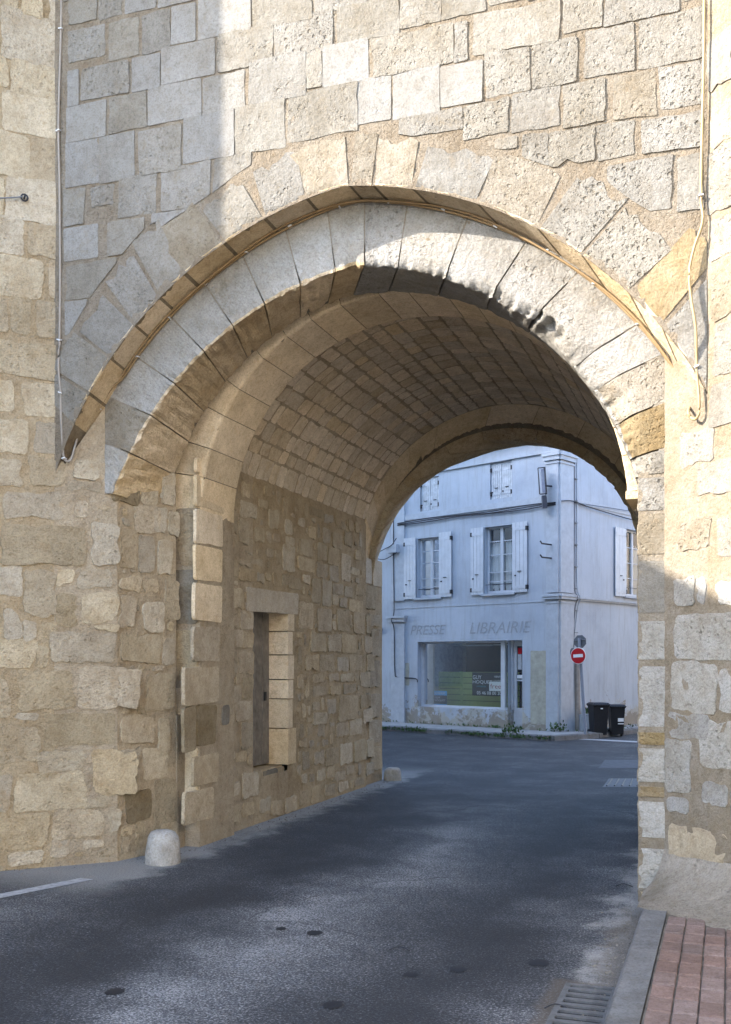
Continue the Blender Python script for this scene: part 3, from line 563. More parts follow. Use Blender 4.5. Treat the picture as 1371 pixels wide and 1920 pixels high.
# ---- second rib, vault, far arch
rib = grid('rib_arch', lambda a, b: ((lambda f: (Vector((f.x, lerp(8.77, 9.46, b), f.z)), Vector((0, 0, 0))))(R2(a) + R2.rad(a) * .004)), 60, 3, MORT, gate, 0)
RO = lambda t: R2(t) + R2.rad(t) * .55
nr_ = 20; rj = [0] + [(i + random.uniform(-.12, .12)) / nr_ for i in range(1, nr_)] + [1]
for i in range(nr_):
    a, b = rj[i], rj[i + 1]
    arch_block('rib_voussoir', R2, R2, RO, a, b, 8.75, 9.46, [ST['b'], ST['b']], rib, chip=.006, nt_=5, gap=.004)
mb = MB(); mb.box(ID, (-.79, 8.752, 3.08), (-.5, 9.46, 3.145)); mb.build('springer', ST['b'], rib)
mb = MB()                                                         # back of the rib, closing against the vault
for i in range(60):
    a, b = R2(i / 60), R2((i + 1) / 60); c_, d_ = a + R2.rad(i / 60) * .3, b + R2.rad((i + 1) / 60) * .3
    mb.add([(a.x, 9.462, a.z), (b.x, 9.462, b.z), (d_.x, 9.462, d_.z), (c_.x, 9.462, c_.z)], [(0, 1, 2, 3)])
    # slot soffit between the two arches
    e, f_ = R1B(i / 60) + R1B.rad(i / 60) * .02, R1B((i + 1) / 60) + R1B.rad((i + 1) / 60) * .02
    e2, f2 = e + R1B.rad(i / 60) * .7, f_ + R1B.rad((i + 1) / 60) * .7
    mb.add([(e.x, 8.565, e.z), (f_.x, 8.565, f_.z), (f2.x, 8.565, f2.z), (e2.x, 8.565, e2.z)], [(0, 1, 2, 3)])
    mb.add([(e2.x, 8.565, e2.z), (f2.x, 8.565, f2.z), (f2.x, 8.80, f2.z), (e2.x, 8.80, e2.z)], [(0, 1, 2, 3)])
mb.build('rib_backing', MORTG, rib)
RVR = 2.05
def VP(v, arc, h=0.):
    th = math.pi - arc / RVR; r = RVR - h
    return Vector((VC[0] + r * math.cos(th), v, VC[1] + r * math.sin(th)))
def vg(a, b):
    p = VP(lerp(9.4, 13.75, b), a * math.pi * RVR); q = VP(lerp(9.4, 13.75, b), a * math.pi * RVR, 1) - p; return p, q
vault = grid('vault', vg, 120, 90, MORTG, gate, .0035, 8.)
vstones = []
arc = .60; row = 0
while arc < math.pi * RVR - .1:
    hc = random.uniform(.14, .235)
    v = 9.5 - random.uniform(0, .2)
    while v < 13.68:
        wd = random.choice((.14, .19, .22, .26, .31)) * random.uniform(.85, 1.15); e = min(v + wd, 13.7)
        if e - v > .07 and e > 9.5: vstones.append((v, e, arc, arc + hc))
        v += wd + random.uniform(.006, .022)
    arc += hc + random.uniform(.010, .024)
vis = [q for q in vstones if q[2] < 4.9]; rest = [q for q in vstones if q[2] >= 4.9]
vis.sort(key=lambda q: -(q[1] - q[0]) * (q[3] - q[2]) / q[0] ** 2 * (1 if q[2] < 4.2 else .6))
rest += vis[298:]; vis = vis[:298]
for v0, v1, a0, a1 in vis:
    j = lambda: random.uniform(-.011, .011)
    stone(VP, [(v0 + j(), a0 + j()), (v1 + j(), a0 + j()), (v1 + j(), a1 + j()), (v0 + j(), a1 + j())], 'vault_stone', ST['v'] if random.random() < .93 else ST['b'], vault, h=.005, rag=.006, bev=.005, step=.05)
allv, allf = [], []
for v0, v1, a0, a1 in rest:
    o = stone(VP, [(v0, a0), (v1, a0), (v1, a1), (v0, a1)], 'tmp', ST['v'], None, h=.005, rag=.005, bev=.005, step=.07)
    b = len(allv); allv += [p.co.copy() for p in o.data.vertices]; allf += [tuple(b + i for i in p.vertices) for p in o.data.polygons]
    me = o.data; bpy.data.objects.remove(o); bpy.data.meshes.remove(me)
o = mesh_obj('vault_masonry', allv, allf, ST['v'], vault, True); o['kind'] = 'stuff'
# far arch: two orders
far = grid('end_arch', lambda a, b: ((lambda f, g: (Vector((lerp(f.x, g.x, b), lerp(13.72, 14.1, b), lerp(f.z, g.z, b))), Vector((0, 0, 0))))(FA(a) + FA.rad(a) * .003, FAB(a) + FAB.rad(a) * .003)), 60, 3, MORT, gate, 0)
nf_ = 13; fj_ = [0] + [(i + random.uniform(-.12, .12)) / nf_ for i in range(1, nf_)] + [1]
for i in range(nf_):
    arch_block('end_voussoir', FA, FAB, lambda t: FA(t) + FA.rad(t) * .3, fj_[i], fj_[i + 1], 13.7, 14.11, [ST['b'], ST['b']], far, chip=.003, nt_=6, gap=.003)
fj_ = [0] + [(i + random.uniform(-.25, .25)) / 14 for i in range(1, 14)] + [1]
for i in range(14):
    dr_ = random.uniform(-.015, .03); FBi = lambda t, q=dr_: FB(t) + FB.rad(t) * q; FBj = lambda t, q=dr_: FBB(t) + FBB.rad(t) * (q - .02 * abs(nz((t * 60, 2, 0), 1)))
    arch_block('end_voussoir', FBi, FBj, lambda t: FB(t) + FB.rad(t) * .4, fj_[i], fj_[i + 1], 14.1, 14.6, [ST['r'], ST['r']], far, chip=.03, nt_=10, gap=.003)
# ---- passage walls
v_l, v_r = W.px(474.5, 1300)[0], W.px(539, 1300)[0]
dz0, dz1 = .57, 2.31
wl = grid('passage_wall', frect(W, 9.45, v_l, 0, 3.72), 14, 90, MORTG, gate, .008, 8.)
grid('wall_bed', frect(W, v_r, 13.75, 0, 3.72), 70, 90, MORTG, wl, .009, 8.)
grid('wall_bed', frect(W, v_l, v_r, dz1, 3.72), 20, 30, MORTG, wl, .012)
grid('wall_bed', frect(W, v_l, v_r, 0, .50), 20, 10, MORTG, wl, .012)
FJ = Fr((-4.825, 0), (0, 1), (1, 0))
fj = grid('jamb', frect(FJ, 13.6, 14.6, 0, 3.2), 14, 60, MORTG, gate, .012)
mb = MB(); mb.box(ID, (-.70, 13.7, 0), (-.5, 14.62, 3.1)); mb.build('rear_pier', ST['c'], fj)
mb = MB(); mb.add([(-.66, 8.5, 0), (-.66, 13.75, 0), (-.66, 13.75, 3.15), (-.66, 8.5, 3.15)], [(0, 1, 2, 3)])
mb.add([(-.80, 9.46, 3.10), (-.6, 9.46, 3.10), (-.6, 13.75, 3.10), (-.80, 13.75, 3.10)], [(0, 1, 2, 3)]); mb.build('passage_wall', ST['c'], gate)
mb = MB(); mb.add([(-4.78, 9.4, 3.725), (-5.1, 9.4, 3.73), (-5.1, 13.75, 3.73), (-4.78, 13.75, 3.725)], [(0, 1, 2, 3)]); mb.build('wall_ledge', MORTG, wl)
def z4(r): return (400 + r[0] / 4.284, 400 + r[1] / 4.284, 880 + r[2] / 4.284, 880 + r[3] / 4.284) + tuple(r[4:])
def z6(r): return (400 + r[0] / 3.49, 400 + r[1] / 3.49, 1050 + r[2] / 3.49, 1050 + r[3] / 3.49) + tuple(r[4:])
Wst = [z4(r) for r in [(215,345,270,390,'q'),(155,205,230,330,'r'),(205,285,405,600,'q'),(330,410,470,590,'q'),(445,520,325,470,'q'),(575,635,410,525,'q'),(680,730,395,450),(765,820,465,555),(875,935,475,590),(955,1030,520,630,'l'),(1050,1110,510,620),(345,415,635,710),(555,650,605,820,'q'),(695,795,570,690,'q'),(830,905,600,735),(915,1010,630,775),(1025,1100,680,900),(210,290,730,770),(300,390,725,775),(205,330,800,890),(345,400,825,905),(415,455,830,890),(475,535,840,930),(550,600,840,925),(605,700,860,950),(680,810,710,820),(720,770,850,920),(830,915,755,860),(925,1000,780,895),(790,860,880,1070),(875,945,890,1095,'q'),(955,1040,925,1005),(1050,1110,935,1020),(1140,1205,940,1020),(130,235,965,1110,'q'),(80,180,690,850,'r'),(1010,1070,1030,1110),(955,1000,1010,1090),(1085,1195,1050,1150),(1100,1170,790,850),(770,880,310,380),(890,960,365,430),(480,540,520,580),(580,650,540,600),(420,480,640,700)]]
Wst += [z6(r) for r in [(560,650,270,450),(680,770,320,460),(805,885,330,465),(915,985,345,480),(1000,1030,360,480),(635,730,475,600,'q'),(750,835,490,600),(840,935,485,605),(600,685,620,725),(695,785,625,725),(810,880,635,730),(890,970,625,720),(650,720,740,800),(755,820,750,795),(830,915,740,795),(650,740,1000,1075,'q'),(680,730,1080,1150),(745,800,905,1000,'q'),(820,940,890,1040,'g'),(800,880,1060,1150,'g'),(890,970,1050,1140,'g'),(660,720,1250,1340),(730,820,1230,1340),(830,910,1200,1330,'q'),(920,1000,1180,1310,'q'),(1005,1050,1180,1290),(680,730,1370,1440),(740,790,1350,1420),(800,860,1380,1440),(870,920,1350,1400),(1000,1050,1330,1400),(650,740,830,890),(760,830,820,880),(850,930,815,870),(960,1020,740,830),(960,1030,880,960),(980,1040,980,1060),(1000,1050,620,720),(990,1040,500,600),
(65,190,455,570),(195,258,470,575),(160,258,590,745),(120,155,600,740),(65,110,600,760),(190,256,760,910),(45,180,825,930),(145,256,930,1050),(180,254,1060,1225),(25,95,930,1070,'g'),(100,160,340,440),(170,256,340,450),(60,130,1120,1220),(190,290,1390,1550,'q'),(20,60,1440,1490),(85,170,1465,1550,'q'),(185,265,1590,1680,'g'),(50,165,1610,1720,'q'),(300,372,1560,1650),(380,450,1575,1660),(470,540,1545,1650),(560,620,1515,1600),(640,710,1480,1590),(730,790,1470,1540),(820,880,1450,1510),(920,980,1430,1480)]]
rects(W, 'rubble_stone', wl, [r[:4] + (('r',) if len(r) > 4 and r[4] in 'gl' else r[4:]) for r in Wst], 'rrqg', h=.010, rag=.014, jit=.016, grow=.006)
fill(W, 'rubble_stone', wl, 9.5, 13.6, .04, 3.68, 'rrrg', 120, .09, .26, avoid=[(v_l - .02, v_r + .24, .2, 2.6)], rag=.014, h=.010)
rects(FJ, 'rubble_stone', fj, [z4(r) for r in [(1185,1265,705,920,'l'),(1268,1345,730,945,'l'),(1210,1300,935,1120,'g')]] + [(690,712,1152,1175),(694,712,1180,1230),(690,710,1240,1290),(692,710,1300,1345),(690,712,1350,1395),(692,714,1400,1445)], 'g', h=.02, rag=.012)
# lintel, quoins and the little side door
rects(W, 'lintel', wl, [(460, 557, 1106, 1149, 'l')], 'l', h=.02)
dep = .22; RQ = Fr((-4.78 - dep - .1, v_r), (1, 0), (0, -1))
qz = [W.px(545, y)[1] for y in (1433, 1365, 1310, 1274, 1228, 1184, 1148)]
for i in range(6):
    a, b = qz[i] + .006, qz[i + 1] - .006; wq = random.uniform(.10, .17) + (.08 if i == 0 else 0)
    q = MB(); q.box(ID, (-5.12, v_r - .012, a), (-4.765, v_r + wq, b)); o = q.build('quoin', ST['b'], wl)
    o.data.update()
lq = MB(); lq.box(ID, (-5.12, v_l - .3, dz0 - .05), (-4.80, v_l, dz1)); lq.box(ID, (-5.12, v_l, dz1), (-4.80, v_r, dz1 + .05)); lq.build('door_reveal', ST['r'], wl)
sill = MB(); sill.box(ID, (-5.12, v_l, .2), (-4.84, v_r - .01, .56)); sill.build('door_sill', ST['r'], wl)
for k, (a, b, c_) in enumerate(((.05, .33, .10), (.36, .72, .05), (.75, .9, .08))):
    stone(Fr((-4.84, 0), (0, 1), (1, 0)), [(v_l + a, .30), (v_l + b, .30), (v_l + b, .53 + c_ * .3), (v_l + a, .53)], 'rubble_stone', ST['rcg'[k]], wl, h=.03, rag=.012)
door = MB(); door.box(ID, (-5.06, v_l, dz0), (-5.03, v_r, dz1)); door = door.build('door', WOODD, gate)
for k in range(5):
    p = MB(); w_ = (v_r - v_l - .02) / 5; p.box(ID, (-5.03, v_l + .01 + k * w_ + .004, dz0 + .01), (-5.005 - .003 * (k % 2), v_l + .01 + (k + 1) * w_ - .004, dz1 - .01)); p.build('plank', WOODD, door)
p = MB(); p.box(ID, (-5.006, v_r - .16, 1.3), (-4.995, v_r - .10, 1.40)); p.build('lock_plate', DARK, door)
# ---- right pier under the inner arch
rp = MB(); rp.box(ID, (-.615, 7.805, 0), (-.30, 8.55, 3.12)); rp = rp.build('pier', MORTC, gate)
Rst = [(894,958,'p'),(962,1040,'c'),(1050,1150,'w'),(1163,1238,'y'),(1248,1364,'y'),(1372,1398,'t'),(1402,1468,'y'),(1474,1496,'t'),(1502,1572,'y'),(1590,1668,'y'),(1672,1704,'r')]
for yt, yb, k in Rst:
    z1_, z0_ = RF.px(1225, yt)[1], RF.px(1225, yb)[1]
    cf = lambda t, a=z0_, b=z1_: Vector((-.625 + .012 * nz((0, 0, lerp(a, b, t)), 3), 0, lerp(a, b, t)))
    co = lambda t, a=z0_, b=z1_: Vector((-.36, 0, lerp(a, b, t)))
    arch_block('quoin', cf, cf, co, 0, 1, 7.8, 8.5, [ST[k], ST['c']], rp, chip=.014, nt_=10, gap=.006)
# ------------------------------------------------------------------ cables and hook on the gatehouse
cabl = thing('wall_cable', 'pale twin cable clipped down the wall corner and along the underside of the arch', 'cable', (-5.38, 7.45, 3.4))
nA = A.n
def onA(x, y, h=.03): s, z_ = A.px(x, y); return A(s, z_, h)
def onC(x, y, h=.04): s, z_ = C.px(x, y); return C(s, z_, h)
def onB(x, y, h=.03): s, z_ = B.px(x, y); return B(s, z_, h)
lp = [onA(x - (7 if y < 800 else 0), y, .05) for x, y in ((121, -60), (120, 60), (117, 160), (115, 250), (117, 340), (118, 470), (118, 560), (117, 640), (115, 690), (119, 740), (120, 790), (116, 840), (119, 862), (127, 867), (133, 860), (139, 838))]
mid = [Vector((RF.px(x, y)[0], 7.75, RF.px(x, y)[1])) for x, y in ((160, 800), (192, 770), (212, 735))]
ar = [Vector((CABLE(t).x, 7.775, CABLE(t).z)) - CABLE.rad(t) * .025 for t in [lerp(CABLE.near(*RF.px(232, 705)), CABLE.near(*RF.px(1296, 745)), k / 26) for k in range(27)]]
rt = [(onB if y < 690 and x < 1322 else onC)(x, y, .05) for x, y in ((1301, 772), (1306, 784), (1316, 786), (1322, 765), (1317, 690), (1305, 620), (1296, 560), (1293, 515), (1302, 470), (1318, 420), (1325, 370), (1327, 250), (1330, 120), (1331, 0), (1332, -60))]
m = MB(); m.tube(catmull(lp + mid[:2], 6), .010); m.build('cable', CABG, cabl, True)
m = MB(); m.tube(catmull(mid[1:] + ar, 5), .010); m.build('cable', CABB, cabl, True)
m = MB(); m.tube(catmull([p + Vector((0, -.03, .004 + .012 * math.sin(i * .9))) for i, p in enumerate(ar)], 5), .009); m.build('cable', CABB, cabl, True)
m = MB(); m.tube(catmull([ar[-2], ar[-1]] + rt, 6), .010); m.build('cable', CABY, cabl, True)
cp = MB(); cp.box(ID, (-.016, -.02, -.004), (.016, .016, .004)); cm = None
for p in [lp[1], lp[3], lp[7], lp[9], lp[12]] + ar[1:26:2] + [rt[4], rt[10]] + mid[:2]:
    if cm is None: q = cp.build('clip', CLIP, cabl); cm = q.data
    else: q = link(bpy.data.objects.new('clip', cm), cabl)
    q.location = p; q.rotation_euler = (random.uniform(-.3, .3), random.uniform(-.8, .8), 0)
hook = thing('wall_hook', 'small iron eye hook fixed in the tower stone left of the cable', 'hook', tuple(onA(45, 373, .02)))
m = MB(); hp0 = onA(45, 373, .03)
m.tube([hp0 + A.e * (.028 * math.cos(k * .7)) + Vector((0, 0, .028 * math.sin(k * .7))) for k in range(10)], .007); m.tube([onA(45, 373, -.02), onA(45, 373, .06)], .008); m.build('eye', DARK, hook, True)
m = MB(); m.tube([onA(x, y, .045) for x, y in ((41, 373), (28, 374), (12, 375), (-25, 377))], .006); m.build('rod', GREYM, hook, True)
# ------------------------------------------------------------------ pavement, kerb, road furniture
pv = sheet('pavement', [(-.37, -6), (3, -6), (3, 4.4), (-.13, 7.5), (-.37, 7.74)], .112, DIRT)
cols = 9
pvm = None
for i in range(cols):
    for j in range(19):
        u0, v0 = -.36 + i * .117, 7.35 - (j + 1) * .212
        if u0 + .06 + v0 + .10 > 6.66: continue
        if pvm is None:
            m = MB(); a, b, h = .112, .196, .014
            m.add([(0, 0, 0), (a, 0, 0), (a, b, 0), (0, b, 0), (.004, .006, h), (a - .004, .006, h), (a - .004, b - .006, h), (.004, b - .006, h)], [(4, 5, 6, 7), (0, 1, 5, 4), (1, 2, 6, 5), (2, 3, 7, 6), (3, 0, 4, 7)])
            q = m.build('paver', PAVER, pv); pvm = q.data
        else: q = link(bpy.data.objects.new('paver', pvm), pv)
        q.location = (u0 + random.uniform(-.002, .002), v0 + random.uniform(-.002, .002), .110 + random.uniform(-.003, .003))
yk = 7.05; first = True
while yk > -6:
    l = .5 if first else 1.0
    m = MB(); x0 = -.535; a, b = yk - l + .004, yk - .004
    prof = [(x0 - .015, 0), (x0, .10), (x0 + .018, .122), (-.375, .122), (-.37, 0)]
    vs = [(x, a, z_) for x, z_ in prof] + [(x, b, z_) for x, z_ in prof]; n = 5
    m.add(vs, [(i, i + 1, n + i + 1, n + i) for i in range(n - 1)] + [(0, 1, 2, 3, 4), (5, 6, 7, 8, 9)])
    m.build('kerb_stone', KERB, pv); yk -= l; first = False
gt = thing('drain_grate', 'iron drain grate set in the road against the kerb', 'drain grate', (-.68, 5.3, 0))
m = MB(); x0, x1, y0, y1 = -.825, -.545, 4.72, 5.66
m.box(ID, (x0, y0, .002), (x0 + .03, y1, .016)); m.box(ID, (x1 - .03, y0, .002), (x1, y1, .016)); m.box(ID, (x0 + .03, y1 - .03, .002), (x1 - .03, y1, .016)); m.box(ID, (x0 + .03, y0, .002), (x1 - .03, y0 + .03, .016)); m.build('frame', IRON, gt)
sheet('sump', [(x0 + .01, y0 + .01), (x1 - .01, y0 + .01), (x1 - .01, y1 - .01), (x0 + .01, y1 - .01)], .003, plain('sump_black', (.012, .012, .012), 1.), gt, None)
bm_ = None
for k in range(10):
    yy = y0 + .05 + k * .087
    if bm_ is None: m = MB(); m.box(ID, (x0 + .03, 0, .004), (x1 - .03, .040, .016)); q = m.build('bar', IRON, gt); bm_ = q.data
    else: q = link(bpy.data.objects.new('bar', bm_), gt)
    q.location = (0, yy, 0)
def blob_sheet(name, cx, cy, rx_, ry_, z_, mat, seed, parent=road, n=36):
    return sheet(name, [(cx + rx_ * math.cos(k * 2 * math.pi / n) * (1 + .35 * nz((math.cos(k * 6.283 / n), math.sin(k * 6.283 / n), seed), 2.2)), cy + ry_ * math.sin(k * 2 * math.pi / n) * (1 + .35 * nz((math.cos(k * 6.283 / n), math.sin(k * 6.283 / n), seed + 4), 2.2))) for k in range(n)], z_, mat, parent, None)
for x, y, r in ((590, 1750, .05), (527, 1742, .035), (860, 1818, .05), (1010, 1806, .06), (770, 1828, .04), (215, 1860, .05), (625, 1885, .05)):
    p = gpt(x, y); blob_sheet('tar_spot', p.x, p.y, r, r * 1.2, .0035, plain('tar', (.012, .012, .014), .7) if 'tar' not in bpy.data.materials else bpy.data.materials['tar'], x)
e = Vector((.27, .78, 0)).normalized(); nrm = Vector((e.y, -e.x, 0)); p0 = gpt(175, 1650)
sheet('lane_marking', [(q.x, q.y) for q in (p0, p0 - nrm * .13 - e * .02, p0 - nrm * .13 - e * 1.6, p0 - e * 1.6)], .004, MARK, road, None)
q = [gpt(1050, 1385), gpt(1195, 1392.5), gpt(1195, 1390), gpt(1070, 1384)]
sheet('lane_marking', [(p.x, p.y) for p in q], .004, MARK, road, None)
for (ya, yb, xa, xb, lab) in ((1425, 1441, 1122, 1215, 'flat grey inspection cover in the road further from the gate pier'), (1460, 1476, 1130, 1230, 'dark ribbed iron cover in the road close behind the gate pier')):
    a, b, c_, d_ = gpt(xa, yb), gpt(xb, yb), gpt(xb, ya), gpt(xa + 12, ya)
    t = thing('manhole_cover', lab, 'manhole cover', tuple((a + b + c_ + d_) / 4), 'manhole covers in the road')
    sheet('lid', [(p.x, p.y) for p in (a, b, c_, d_)], .004, IRON if 'ribbed' in lab else COVER, t, None)
    if 'ribbed' in lab:
        m = MB()
        for k in range(7):
            f = (k + .5) / 7; l1, l2 = a.lerp(b, f), d_.lerp(c_, f); m.tube([l1.lerp(l2, .08) + Vector((0, 0, .008)), l1.lerp(l2, .92) + Vector((0, 0, .008))], .012, 4)
        m.build('rib', IRON, t)
def bollard(c, r, h, lab, sy=1.):
    t = thing('stone_bollard', lab, 'bollard', c, 'stone guard blocks at the passage wall')
    m = MB(); m.lathe(c, [(r, -.03), (r * 1.0, .02), (r * .97, h * .3), (r * .92, h * .6), (r * .84, h * .8), (r * .68, h * .93), (r * .4, h * .99), (r * .1, h * 1.0)], 28, 0, sy, .04); m.build('block', BOLL, t, True)
bollard((-4.63, 7.95, 0), .155, .285, 'short domed white stone bollard at the near corner of the passage wall')
bollard((-4.66, 14.6, 0), .135, .19, 'low rounded tan stone block at the far end of the passage wall', .9)
for x, y, lab in ((745, 1782, 'thin dry twig lying on the road left of the kerb'), (1168, 1662, 'curled dark twig on the road by the right pier'), (1040, 1772 + 120, 'small bent twig beside the drain grate')):
    p = gpt(x, y, .01); m = MB(); m.tube(catmull([p + Vector((-.05, .0, .0)), p + Vector((-.01, .04, .012)), p + Vector((.03, .05, .006)), p + Vector((.07, .02, 0))], 4), .004, 5)
    o = m.build('twig', DARK); o['label'] = lab; o['category'] = 'twig'; o['group'] = 'twigs on the road'
# ------------------------------------------------------------------ the corner house
CO = (-3.69, 24.24)
HF = Fr(CO, (-.899, .439), (-.439, -.899)); HS = Fr(CO, (.376, .927), (.927, -.376))
house = thing('corner_house', 'bluish white plastered corner house with an empty ground floor shop', 'house', (CO[0], CO[1], 0))
def wall_holes(name, fr, s0, s1, z0, z1, holes, mat, parent, rev=.2):
    ss = sorted({s0, s1} | {h for q in holes for h in q[:2]}); zs = sorted({z0, z1} | {h for q in holes for h in q[2:4]}); m = MB()
    for i in range(len(ss) - 1):
        for j in range(len(zs) - 1):
            a, b, c_, d_ = ss[i], ss[i + 1], zs[j], zs[j + 1]; mx, mz = (a + b) / 2, (c_ + d_) / 2
            if any(q[0] < mx < q[1] and q[2] < mz < q[3] for q in holes): continue
            m.add([fr(a, c_), fr(b, c_), fr(b, d_), fr(a, d_)], [(0, 1, 2, 3)])
    for a, b, c_, d_ in holes:
        for P in ([(a, c_), (a, d_)], [(b, c_), (b, d_)], [(a, c_), (b, c_)], [(a, d_), (b, d_)]):
            (p, q), (r, s_) = P; m.add([fr(p, q), fr(r, s_), fr(r, s_, -rev), fr(p, q, -rev)], [(0, 1, 2, 3)])
    return m.build(name, mat, parent)
def hr(xl, xr, yt, yb, fr=HF):
    s0, s1, z0, z1 = fr.rect(xl, xr, yt, yb); return min(s0, s1), max(s0, s1), z0, z1
W1 = hr(783, 826, 1008, 1120); W2 = hr(909, 963, 986, 1112); U2 = hr(919, 960, 866, 934); U1 = hr(788, 823, 895, 957); WS = hr(1171, 1215, 995, 1119, HS)
SH = hr(783, 979.5, 1203, 1336); SH = (SH[0], SH[1], .80, HF.px(880, 1202)[1])
DOOR = hr(952, 979.5, 1203, 1362); DOOR = (DOOR[0], DOOR[1], .14, SH[3] - .0)
SHW = (DOOR[1], SH[1], .55, SH[3])
EAVE = 7.05
wall = wall_holes('wall', HF, 0, 5.4, 0, EAVE, [W1, W2, SHW, DOOR, U1, U2], PLASTER, house, .28)
wallS = wall_holes('wall', HS, 0, 11, 0, EAVE, [WS], PLASTER, house, .22)
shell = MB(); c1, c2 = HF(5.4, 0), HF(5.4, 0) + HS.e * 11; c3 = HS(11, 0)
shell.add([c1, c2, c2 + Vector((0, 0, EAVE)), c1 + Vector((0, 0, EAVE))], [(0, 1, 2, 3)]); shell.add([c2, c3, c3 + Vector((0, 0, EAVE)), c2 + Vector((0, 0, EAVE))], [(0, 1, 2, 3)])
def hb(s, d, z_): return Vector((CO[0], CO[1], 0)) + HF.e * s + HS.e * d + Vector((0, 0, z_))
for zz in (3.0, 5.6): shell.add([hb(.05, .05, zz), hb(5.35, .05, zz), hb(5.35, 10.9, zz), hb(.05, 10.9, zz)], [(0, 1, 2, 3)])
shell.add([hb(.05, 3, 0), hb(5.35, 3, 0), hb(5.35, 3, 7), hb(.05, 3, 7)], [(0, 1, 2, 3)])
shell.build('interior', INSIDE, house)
# trims
def trim(fr, s0, s1, z0, z1, h, name='string_course', mat=STONEH, steps=None):
    m = MB(); m.box(fr.box(), (s0, z0, -.02), (s1, z1, h))
    if steps:
        for (a, b, hh) in steps: m.box(fr.box(), (s0 - hh + h, a, -.018), (s1 + hh - h, b, hh))
    return m.build(name, mat, house)
zc = HF.px(1050, 1118)[1]; zb = HF.px(1048, 934)[1]; zt = HF.px(1048, 856)[1]
sp0 = HF.px(1026, 1000)[0]; sp1 = HS.px(1073, 1000)[0]
for fr, L_, nm in ((HF, sp0, 'pilaster'), (HS, sp1, 'pilaster')):
    trim(fr, 0, L_, .1, zc - .1, .05, nm); trim(fr, 0, L_, zc + .1, zt - .08, .045, nm)
    trim(fr, -.05, L_ + .06, zc - .06, zc + .06, .10, 'capital', steps=[(zc, zc + .05, .12), (zc - .16, zc - .13, .065)])
    trim(fr, -.05, L_ + .05, zt - .07, zt + .09, .09, 'capital', steps=[(zt + .03, zt + .10, .12), (zt - .15, zt - .11, .065)])
trim(HS, sp1 + .07, 11, zc - .06, zc + .02, .05, steps=[(zc - .02, zc + .02, .08)])
trim(HF, sp0 + .001, 5.4, zb - .06, zb + .08, .035)
trim(HS, sp1 + .06, 11, zb - .04, zb + .08, .02)
trim(HF, -.1, 5.4, zt + .12, zt + .15, .05, 'cornice'); trim(HF, sp0 + .06, 5.4, zc - .11, zc - .095, .012)
trim(HF, 4.87, 5.35, zc + .1, EAVE - .02, .05, 'pilaster'); trim(HF, 4.87, 5.35, .1, 2.75, .05, 'pilaster'); trim(HF, 4.82, 5.42, 2.80, 2.96, .10, 'capital', steps=[(2.90, 2.96, .14)])
tl = MB(); tl.box(HF.box(), (-.3, EAVE, -.3), (14, EAVE + .10, .08)); tl.box(HS.box(), (-.08, EAVE, -.3), (11, EAVE + .098, .078)); roofm = tl.build('cornice', STONEH, house)
m = MB(); a, b, c_, d_ = [hb(s, d, EAVE + .14) for s, d in ((-.3, -.3), (5.4, -.3), (5.4, 11), (-.3, 11))]; e1, e2 = hb(2.5, 3.5, 9.0), hb(2.5, 8, 9.0)
m.add([a, b, c_, d_, e1, e2], [(0, 1, 4), (1, 2, 5, 4), (2, 3, 5), (3, 0, 4, 5)]); rf = m.build('roof', TILE, house)
tm_ = None
for k in range(44):
    s = -.2 + k * .125; m = MB()
    m.tube([HF(s, EAVE + .035, .06), HF(s, EAVE + .05, .24)], .052, 8); m.build('eave_tile', TILE, rf, True)
